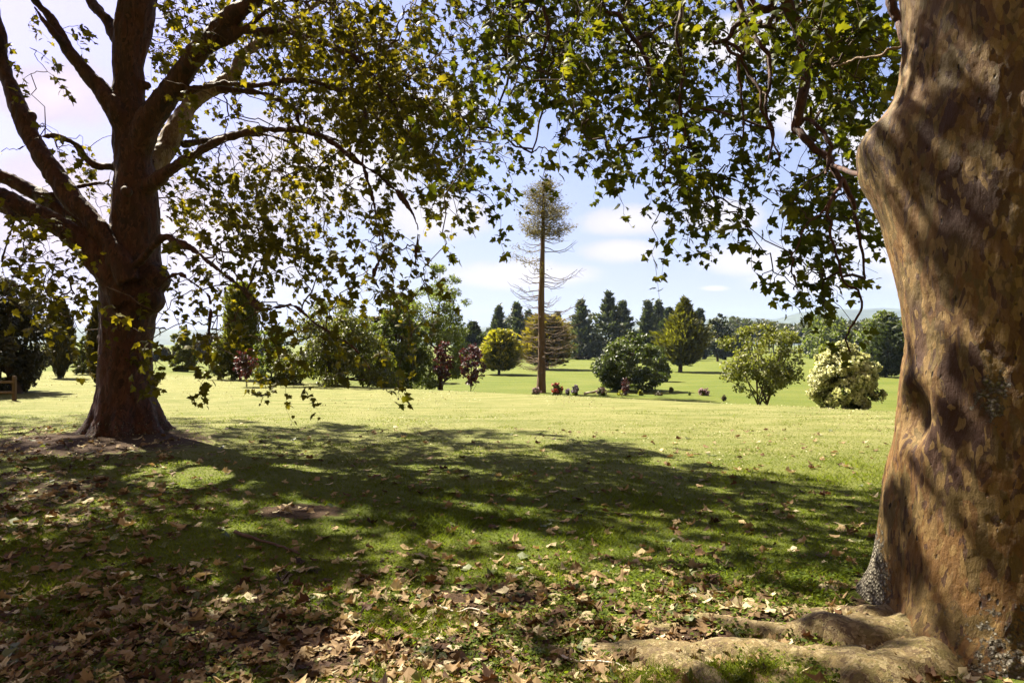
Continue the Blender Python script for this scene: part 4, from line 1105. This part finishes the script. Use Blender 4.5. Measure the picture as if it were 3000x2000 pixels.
# --- the tall half-bare conifer in the middle
TD = 47.0
tb = site(1243, None, TD)
dead = thing("bare_conifer", "very tall conifer, bare branches low down, browned needles only near its top", "tree", tb)
def Q(x, y, dd=0): return P(x, y, TD + dd)
tp = np.array([tb - [0, 0, .4], Q(1243, 902), Q(1243.5, 870), Q(1244.5, 800), Q(1243, 700), Q(1245, 620), Q(1247, 540), Q(1248, 480), Q(1249, 440), Q(1250, 412)])
tr = np.array([17, 12, 10, 8.2, 7.4, 6, 4.6, 3.4, 2, .6]) / F * TD
qq = catmull(tp, 60); rr = np.interp(np.linspace(0, 1, 60), np.linspace(0, 1, len(tr)), tr)
sv, sf = tubes(qq[None], rr[None], 14)
sv = sv + norm(sv - np.repeat(qq, 14, 0)) * ((fbm(sv * np.array([9, 9, 1.5]), 3, 61) - .5) * .10)[:, None] * np.minimum(1, np.repeat(rr, 14) / .2)[:, None]
mesh('trunk', sv, sf, plain("ridged_conifer_bark", (.090, .058, .036), .95, .45, 7, .9, None, (1, 1, .15)), dead, origin=tb)
BR, RB, NPOS, NDIR, NTI = [], [], [], [], []
def spread(y, side):
    if side < 0: return np.interp(y, [415, 450, 490, 530, 550, 590, 620, 660, 720, 770, 830, 860], [3, 30, 50, 45, 28, 72, 45, 70, 45, 60, 60, 22])
    return np.interp(y, [415, 450, 490, 530, 550, 575, 600, 640, 700, 770, 830, 860], [4, 32, 52, 66, 42, 88, 88, 78, 82, 76, 68, 24])
for k in range(330):
    y = 418 + 442 * (k / 330) + rng.normal() * 2
    if y > 860: continue
    if rng.random() < (.1 if y < 545 else (.70 if y < 720 else .52)): continue
    az = rng.random() * 2 * np.pi if rng.random() < .5 else (rng.normal() * .5 + (math.pi if rng.random() < .5 else 0))
    cs, sn = math.cos(az), math.sin(az)
    sp_ = spread(y, cs) * rng.uniform(.75, 1.30) / F * TD
    x0_ = np.interp(y, [415, 540, 700, 860], [1250, 1247, 1243, 1244])
    a = Q(x0_, y)
    up = np.interp(y, [415, 470, 540, 600, 700, 850], [.9, .30, .10, .12, .20, -.02]) * sp_
    dirv = np.array([cs, sn, 0])
    sag = (.08 if y < 540 else (.14 if y < 700 else .07)) * sp_
    e = a + dirv * sp_ + [0, 0, up]
    mid = a + dirv * sp_ * .5 + [0, 0, up * .15 - sag]
    q = catmull(np.array([a, a + dirv * sp_ * .22 + [0, 0, -sag * .55], mid, a + dirv * sp_ * .8 + [0, 0, up * .5 - sag * .5], e]), 9)
    q[1:] += rng.normal(size=(8, 3)) * .035
    r_ = .034 if y > 540 else .024
    BR.append(q); RB.append(np.linspace(r_, .008, 9))
    for m_ in range(rng.integers(2, 6)):          # side twigs
        i = rng.integers(3, 8); b0 = q[i]
        e2 = b0 + (dirv * .5 + rnd(1)[0] * .6 + [0, 0, .1]) * sp_ * rng.uniform(.15, .35)
        BR.append(catmull(np.array([b0, b0 * .5 + e2 * .5 - [0, 0, .04], e2]), 9)); RB.append(np.linspace(.010, .005, 9))
    green = 1.0 if y < 545 else (.55 if (570 < y < 625) else 0)
    if green and rng.random() < green + .25:
        nn = int(105 * green * (sp_ / 1.5 + .25))
        u = rng.random(nn) ** .7 * 8; i = np.minimum(u.astype(int), 7); fr = (u - i)[:, None]
        pp = q[i] * (1 - fr) + q[i + 1] * fr + rng.normal(size=(nn, 3)) * np.array([.20, .20, .15])
        NPOS.append(pp); NDIR.append(norm(dirv + rnd(nn) * .8 + [0, 0, .25])); NTI.append(np.clip(rng.random(nn) * .8 + .2 * rng.random(), 0, 1))
v, f = tubes(np.array(BR), np.array(RB), 4)
mesh('branches', v, f, plain("dry_grey_branch", (.105, .075, .052), .9, .3, 9), dead, origin=tb)['kind'] = 'stuff'
pp = np.concatenate(NPOS); n = len(pp)
V_, F_, ta = scatter(rhomb(.26), pp, np.concatenate(NDIR), rnd(n), rng.uniform(.10, .24, n), np.concatenate(NTI))
mesh('needles', V_, F_, foliage("browned_needle", (.050, .038, .014), (.095, .075, .028), (.170, .135, .055), .35, .7), dead, {'tint': ta}, False, tb)

# --- flower border along the foot of the slope
FB = "small plants of the flower border along the slope"
def fl(label, bx, ybase, w, hpx, mat, flw, shape='dome', d=44.5, name="flower_shrub", cover=5):
    broadleaf(name, label, "shrub", bx, None, bx - w / 2, bx + w / 2, ybase - hpx, ybase + 4, mat, d=d, shape=shape, tw=1, cover=cover, leaf=.12, clump=.3, lumps=.3, fill=.45, flowers=flw, multi=2)
fl("low pinkish grey shrub hugging the foot of the bare conifer", 1231, 902, 22, 14, M_BROWNTREE, (M_PINK, 26, .12, -.3, 'blossom'))
fl("shrub with red and white flowers right of the bare conifer, tallest of the border", 1279, 903, 29, 24, M_MID, (M_RED, 36, .16, -.4, 'blossom'))
fl("tiny mauve-flowered shrub beside a bigger mauve one", 1304, 903, 8, 9, M_MID, (M_MAUVE, 22, .12, -.3, 'blossom'))
fl("mauve-flowered shrub left of the weathered branch", 1321, 905, 17, 20, M_MID, (M_MAUVE, 30, .15, -.3, 'blossom'))
fl("pink-flowered upright shrub left of the large rounded shrub's trunk", 1382, 908, 22, 23, M_MID, (M_PINK, 34, .15, -.3, 'blossom'))
fl("bright yellow green low shrub under the large rounded shrub", 1429, 911, 30, 18, M_YELLOW, None)
fl("small green tuft shrub just right of the yellow green shrub", 1472, 911, 13, 16, M_SHRUB, (M_YELLOW, 20, .12, .2, 'young_leaves'))
fl("wide brownish low shrub of the border, under a taller sprig", 1514, 912, 27, 13, M_BROWNTREE, None)
fl("thin olive sprig standing behind the wide brownish shrub", 1541, 905, 13, 18, M_OLIVE, None, 'oval', 47)
fl("tiny dark green tuft between the sprig and the pale pink round shrub", 1584, 912, 9, 14, M_SHRUB, None)
fl("pale pink and mauve round shrub, rightmost flowering one of the border", 1617, 914, 27, 23, M_OLIVE, (M_PINK, 44, .15, -.1, 'blossom'))
fl("small grey green tuft near the pale glossy-leaved round tree", 1663, 916, 12, 10, M_BROWNTREE, None, 'dome', 40)
broadleaf("young_tree", "spindly dark red young tree in front of the large rounded shrub", "tree", 1437, None, 1424, 1450, 862, 905, M_PURPLE, d=44.2, shape='oval', tw=1.6, cover=1.5, leaf=.13, lumps=.4)
# weathered branch lying on the lower lawn
wb = site(1357, None, 45)
lg = thing("fallen_branch", "bleached fallen branch lying on the lower lawn among the flower shrubs", "branch", wb)
def bq(x, y): return P(x, y, 45)
v1 = tubes(catmull(np.array([bq(1341, 904), bq(1352, 901.5), bq(1362, 899.5), bq(1374, 895)]), 14)[None], np.linspace(.09, .03, 14)[None], 8)
v2 = tubes(catmull(np.array([bq(1356, 901), bq(1363, 902), bq(1368, 900), bq(1371, 900)]), 14)[None], np.linspace(.06, .025, 14)[None], 8)
wmat = plain("bleached_wood", (.34, .30, .25), .85, .25, 12)
mesh('limb', *v1, wmat, lg, origin=wb); mesh('side_branch', *v2, wmat, lg, origin=wb)

# --- rail fence at the left edge
fb = ground(33, 920)
fd = fb[1]
fence = thing("rail_fence", "weathered two-rail wooden fence ending in a post at the left edge", "fence", fb)
fmat = plain("weathered_fence_wood", (.085, .052, .034), .9, .35, 10, .4, None, (1, 1, .3))
def slab(c, half, bev=.012):
    import bmesh
    bm = bmesh.new(); bmesh.ops.create_cube(bm, size=1)
    for v in bm.verts: v.co = Vector((v.co.x * 2 * half[0] + c[0], v.co.y * 2 * half[1] + c[1], v.co.z * 2 * half[2] + c[2]))
    bmesh.ops.bevel(bm, geom=bm.edges[:], offset=bev, segments=2, affect='EDGES')
    vv = np.array([v.co[:] for v in bm.verts]); ff = [[v.index for v in f_.verts] for f_ in bm.faces]
    bm.free()
    by = {}
    for f_ in ff: by.setdefault(len(f_), []).append(f_)
    return vv, [np.array(q_) for q_ in by.values()]
u1 = F / fd
hpost = 57 / u1
for k in range(3):
    xo = fb[0] - k * 1.8; z0 = float(H(xo, fd))
    v, f = slab((xo, fd, z0 + hpost / 2 - .1), (.045, .045, hpost / 2 + .1)); mesh('post', v, f, fmat, fence, smoothf=False, origin=fb)
for zz in (877, 901):
    z = EYE + (HY - zz) / u1
    v, f = slab((fb[0] - 1.8, fd - .062, z), (1.86, .016, .035)); mesh('rail', v, f, fmat, fence, smoothf=False, origin=fb)

# ------------------------------------------------------------------ grass blades of the near lawn
def in_view(n, d0, d1, power=1.0, margin=1.08):
    d = d0 + (d1 - d0) * rng.random(n) ** power
    x = (rng.random(n) - .5) * 2 * .75 * margin * d
    return x, d
n = 260000
x, y = in_view(n, 2.9, 19, 1.7)
k = rng.random(n) < smooth(19, 9, y); x, y = x[k], y[k]
sl = soil_at(x, y) + (fbm(p2(x, y, 5), 2, 71) - .5) * .9
k = (sl < .52) & (np.hypot(x - RTREE[0], y - RTREE[1]) > .95) & (np.hypot(x - LTREE[0], y - LTREE[1]) > .9)
x, y = x[k], y[k]; n = len(x)
z = H(x, y)
hh = rng.uniform(.016, .045, n) * (1 + 1.0 * smooth(.55, .75, fbm(p2(x, y, 1.6), 2, 72)))
wd = (.0022 + .00042 * y) * rng.uniform(.7, 1.3, n)
hh = hh * (1 - .5 * smooth(5, 12, y))
an = rng.random(n) * 2 * np.pi
dx = np.stack([np.cos(an), np.sin(an), np.zeros(n)], -1)
ln = rnd(n) * np.array([1, 1, 0]) * 1.5
b0 = np.stack([x, y, z - .004], -1)
tipv = b0 + np.stack([ln[:, 0], ln[:, 1], np.ones(n)], -1) * hh[:, None]
V_ = np.stack([b0 - dx * wd[:, None], b0 + dx * wd[:, None], tipv], 1).reshape(-1, 3)
F_ = np.arange(3 * n).reshape(-1, 3)
M_GRASS = foliage("grass_blade", (.040, .058, .004), (.080, .100, .009), (.150, .152, .026), .5, .7, None, .05)
tg = np.clip(rng.random(n) * .6 + .5 * (fbm(p2(x, y, .8), 2, 73) - .25), 0, 1)
gr = mesh("grass", V_, F_, M_GRASS, None, {'tint': np.repeat(tg, 3)}, False)
tag(gr, "short mown grass of the near lawn", "grass", kind="stuff")

# low weeds among the roots
def weeds(nc, d0, d1, test, smin, smax):
    x, y = in_view(nc, d0, d1, 1.1)
    k = test(x, y); x, y = x[k], y[k]
    m_ = len(x); ids = np.repeat(np.arange(m_), 9)
    px_ = x[ids] + rng.normal(size=len(ids)) * .025; py_ = y[ids] + rng.normal(size=len(ids)) * .025
    pz = H(px_, py_) + rng.uniform(.01, .05, len(ids))
    return np.stack([px_, py_, pz], -1), rng.uniform(smin, smax, len(ids))
def wtest(x, y):
    px, py = CX + x / y * F, HY + EYE / y * F
    a = np.exp(-(((px - 1760) / 330) ** 2 + ((py - 1360) / 55) ** 2)) + .6 * np.exp(-(((px - 1400) / 300) ** 2 + ((py - 1420) / 60) ** 2)) + .45 * smooth(1300, 1450, py) * (fbm(p2(x, y, 2.2), 2, 75) > .52)
    return (rng.random(len(x)) < a) & (np.hypot(x - RTREE[0], y - RTREE[1]) > 1.0)
wp, ws = weeds(4200, 2.9, 5.6, wtest, .010, .024)
n = len(wp)
V_, F_, ta = scatter(rhomb(.85), wp, rnd(n) * np.array([1, 1, .3]), norm(rnd(n) * .5 + [0, 0, 1]), ws * 1.3, np.clip(rng.random(n), 0, 1))
wo_ = mesh("weeds", V_, F_, foliage("weed_leaf", (.026, .044, .004), (.058, .082, .007), (.105, .130, .015), .45, .7, None, .1), None, {'tint': ta}, False)
tag(wo_, "bright green low weeds among the surface roots", "weeds", kind="stuff")

# ------------------------------------------------------------------ fallen leaves
def dry(name, c0, c1, c2, tr=.2):
    return foliage(name, c0, c1, c2, tr, .75, (1.2, 1.0, .7), .2)
M_TAN = dry("dry_tan_leaf", (.060, .034, .013), (.140, .088, .040), (.270, .195, .100))
M_BRN = dry("dry_brown_leaf", (.020, .009, .004), (.045, .020, .009), (.085, .043, .019))
M_PALE = dry("dry_pale_leaf", (.160, .125, .066), (.270, .220, .125), (.390, .335, .215))
M_GRN = foliage("fallen_green_leaf", (.034, .044, .010), (.062, .076, .018), (.105, .115, .036), .35, .6)
def leafshape(sd):
    r_ = np.random.default_rng(sd)
    v, f = plane_leaf(r_.uniform(-.7, .8), r_.uniform(-1.2, 1.2))
    v = v * np.array([r_.uniform(.55, 1.0), 1, 1]) + r_.normal(size=v.shape) * np.array([.045, .045, 0])
    v = v.copy(); v[:, 1] -= .4
    v[:, 2] += r_.uniform(.25, .9) * v[:, 0] ** 2 + r_.normal(size=len(v)) * .05 + .25 * np.sin(v[:, 1] * 4 + r_.uniform(0, 6)) * v[:, 0]
    v[:, 2] -= v[:, 2].min()
    # split each fan triangle once for a softer curl
    nv = len(v); e = {}; vv = list(v); ff = []
    def mid(a, b):
        k_ = (min(a, b), max(a, b))
        if k_ not in e:
            m_ = (vv[a] + vv[b]) / 2; m_[2] += r_.normal() * .018; e[k_] = len(vv); vv.append(m_)
        return e[k_]
    for a, b_, c in f:
        ab, bc, ca = mid(a, b_), mid(b_, c), mid(c, a)
        ff += [(a, ab, ca), (ab, b_, bc), (ca, bc, c), (ab, bc, ca)]
    return np.array(vv), np.array(ff)
SHAPES = [leafshape(100 + k) for k in range(8)]

def litter_d(px, py):
    a = .95 * smooth(1180, 1500, py) * np.interp(px, [0, 300, 900, 1500, 2000, 2352], [1, 1, .85, .75, .55, .5])
    a = np.maximum(a, .9 * np.exp(-(((px - 1250) / 500) ** 2 + ((py - 1450) / 70) ** 2)))
    a = np.maximum(a, .8 * np.exp(-(((px - 560) / 420) ** 2 + ((py - 1390) / 60) ** 2)))
    a = np.maximum(a, .6 * np.exp(-(((px - 100) / 330) ** 2 + ((py - 1150) / 150) ** 2)))
    a = np.maximum(a, .05 + .05 * smooth(1000, 1150, py))
    return a
cand = 24000
lx, ly = in_view(cand, 2.85, 13, 1.25)
lpx, lpy = CX + lx / ly * F, HY + EYE / ly * F
cl_ = .45 + 1.1 * fbm(p2(lx, ly, 1.3), 3, 81)
k = (rng.random(cand) < litter_d(lpx, lpy) * cl_ * .8) & (np.hypot(lx - RTREE[0], ly - RTREE[1]) > .9) & (np.hypot(lx - LTREE[0], ly - LTREE[1]) > .95)
lx, ly, lpx, lpy = lx[k], ly[k], lpx[k], lpy[k]
ls = rng.uniform(.045, .105, len(lx)) * np.where(rng.random(len(lx)) < .15, 1.35, 1)
order = np.argsort(-(ls / ly) * np.where((np.abs(lpx - CX) < 1176) & (lpy < 1568), 1, .01))
NIND = 298
kinds = rng.choice(4, len(lx), p=[.52, .22, .20, .06])
LM = [M_TAN, M_BRN, M_PALE, M_GRN]
LNAME = ["tan dry plane leaf", "dark brown curled plane leaf", "bleached pale plane leaf", "still green fallen plane leaf"]
def zone(px, py):
    if px > 1250: return "lying by the surface roots of the right plane tree", "by the roots"
    if py > 1400: return "in the thick leaf litter nearest the viewer", "in the near litter"
    return "scattered on the shaded grass short of the left plane tree", "on the shaded grass"
protos = {}
for i in order[:NIND]:
    kd = int(kinds[i]); vr = int(rng.integers(0, 8))
    if (kd, vr) not in protos:
        v, f = SHAPES[vr]
        o = mesh("fallen_leaf", v, f, LM[kd], None, {'tint': np.clip(.5 + .35 * (rng.random(len(v)) - .5) + .25 * v[:, 1], 0, 1)}, True)
        protos[(kd, vr)] = o
    else:
        o = protos[(kd, vr)].copy(); COL.objects.link(o)
    s_ = float(ls[i])
    o.location = (float(lx[i]), float(ly[i]), float(H(lx[i], ly[i])) - .002 + .008 * rng.random())
    s_ *= .88; o.scale = (s_, s_, s_ * .6)
    o.rotation_euler = (rng.normal() * .28 + (math.pi if rng.random() < .3 else 0), rng.normal() * .28, rng.random() * 6.28)
    if abs(abs(o.rotation_euler[0]) - math.pi) < 1.2: o.location.z += s_ * .25
    zl, zg = zone(lpx[i], lpy[i])
    o['label'] = LNAME[kd] + " " + zl; o['category'] = "leaf"; o['group'] = LNAME[kd] + "s " + zg
rest = order[NIND:]
parts, tints, mats = [], [], []
V_all, F_all, T_all, MI = [], [], [], []
off = 0
x2, y2 = in_view(22000, 2.85, 7.5, 1.2)                    # crumbled bits between the whole leaves
k2 = rng.random(len(x2)) < litter_d(CX + x2 / y2 * F, HY + EYE / y2 * F) * .9
x2, y2 = x2[k2], y2[k2]
ax_ = np.concatenate([lx[rest], x2]); ay_ = np.concatenate([ly[rest], y2])
as_ = np.concatenate([ls[rest], rng.uniform(.010, .042, len(x2))])
ak = np.concatenate([kinds[rest], rng.choice(4, len(x2), p=[.5, .4, .1, 0])])
av = rng.integers(0, 8, len(ax_))
for vr in range(8):
    for kd in range(4):
        sel = (av == vr) & (ak == kd)
        if not sel.any(): continue
        q = np.stack([ax_[sel], ay_[sel], H(ax_[sel], ay_[sel]) + .008], -1); m_ = len(q)
        N = norm(rnd(m_) * .35 + np.array([0, 0, 1.]))
        T = norm(rnd(m_) * np.array([1, 1, .15]))
        tm = plane_leaf(.25, .3, True) if vr > 3 else SHAPES[vr]
        v, f, ta = scatter(tm, q, T, N, as_[sel], np.clip(rng.random(m_), 0, 1))
        V_all.append(v); F_all.append(f + off); T_all.append(ta); MI.append(np.full(len(f), kd)); off += len(v)
lit_o = mesh("leaf_litter", np.concatenate(V_all), np.concatenate(F_all), LM[0], None, {'tint': np.concatenate(T_all)}, False)
for mm in LM[1:]: lit_o.data.materials.append(mm)
lit_o.data.polygons.foreach_set('material_index', np.concatenate(MI).astype(np.int32))
tag(lit_o, "crumbled small leaf litter spread under the plane trees", "leaf litter", kind="stuff")

# pale flecks (petals and seed fluff) over the sunny lawn
n = 15000
d = 9 + 25 * rng.random(n) ** .8; x = (rng.random(n) - .5) * 1.56 * d
dn = fbm(p2(x * .5, d * .25 + x * .1, 1), 3, 91)
k = (rng.random(n) < smooth(.38, .7, dn) * 1.1) & (d < 25.5 - .63 * np.clip(x, -25, 14))
x, d = x[k], d[k]; n = len(x)
V_, F_, ta = scatter(rhomb(.8), np.stack([x, d, H(x, d) + .016], -1), rnd(n), norm(rnd(n) * .5 + [0, -.3, 1]), rng.uniform(.015, .042, n) * (.6 + .03 * d), rng.random(n))
fk = mesh("lawn_flecks", V_, F_, dry("pale_fleck", (.16, .15, .07), (.26, .25, .13), (.38, .37, .24)), None, {'tint': ta}, False)
tag(fk, "pale specks strewn over the sunny lawn", "specks", kind="stuff")

# a few dead twigs on the ground
for (pts, rad, lb) in (([(1010, 1400), (1050, 1412), (1085, 1405), (1130, 1420)], .008, "thin dead twig on the bare soil left of the roots"),
                       ([(1290, 1516), (1330, 1528), (1400, 1530), (1440, 1546)], .009, "bent dead twig in front of the surface roots"),
                       ([(2000, 1400), (2020, 1412), (2035, 1424), (2052, 1430)], .006, "pale twig leaning at the foot of the right plane trunk"),
                       ([(540, 1228), (590, 1246), (640, 1262), (690, 1280)], .016, "long dry frond lying across the shaded grass")):
    q = np.array([ground(a, b_) + [0, 0, rad + .012] for a, b_ in pts])
    v, f = tubes(catmull(q, 16)[None], np.linspace(rad, rad * .4, 16)[None], 6)
    v = v + (fbm(v * 30, 2, 5) - .5)[:, None] * rad
    o = mesh("dead_twig", v, f, TWIG_L if rad > .01 else wmat, None, origin=q[0]); o.location = q[0]
    tag(o, lb, "twig")

# ------------------------------------------------------------------ the air between here and the hills
hv, hf = np.array([(x_, y_, z_) for x_ in (-3800, 4200) for y_ in (-80, 4300) for z_ in (-4.5, 215)], float), np.array([(0, 1, 3, 2), (4, 6, 7, 5), (0, 4, 5, 1), (2, 3, 7, 6), (0, 2, 6, 4), (1, 5, 7, 3)])
hm_ = bpy.data.materials.new("clear_air"); hm_.use_nodes = True; hm_.node_tree.nodes.clear()
hb = NB(hm_.node_tree)
pv = hb.n('ShaderNodeVolumePrincipled'); pv.inputs['Color'].default_value = (.46, .64, 1.0, 1); pv.inputs['Density'].default_value = .000085
ho = hb.n('ShaderNodeOutputMaterial'); hb.l(pv.outputs[0], ho.inputs['Volume'])
hz_o = mesh("haze", hv, hf, hm_, None, None, False)
tag(hz_o, "thin bluish air over the whole park", "haze", kind="stuff")
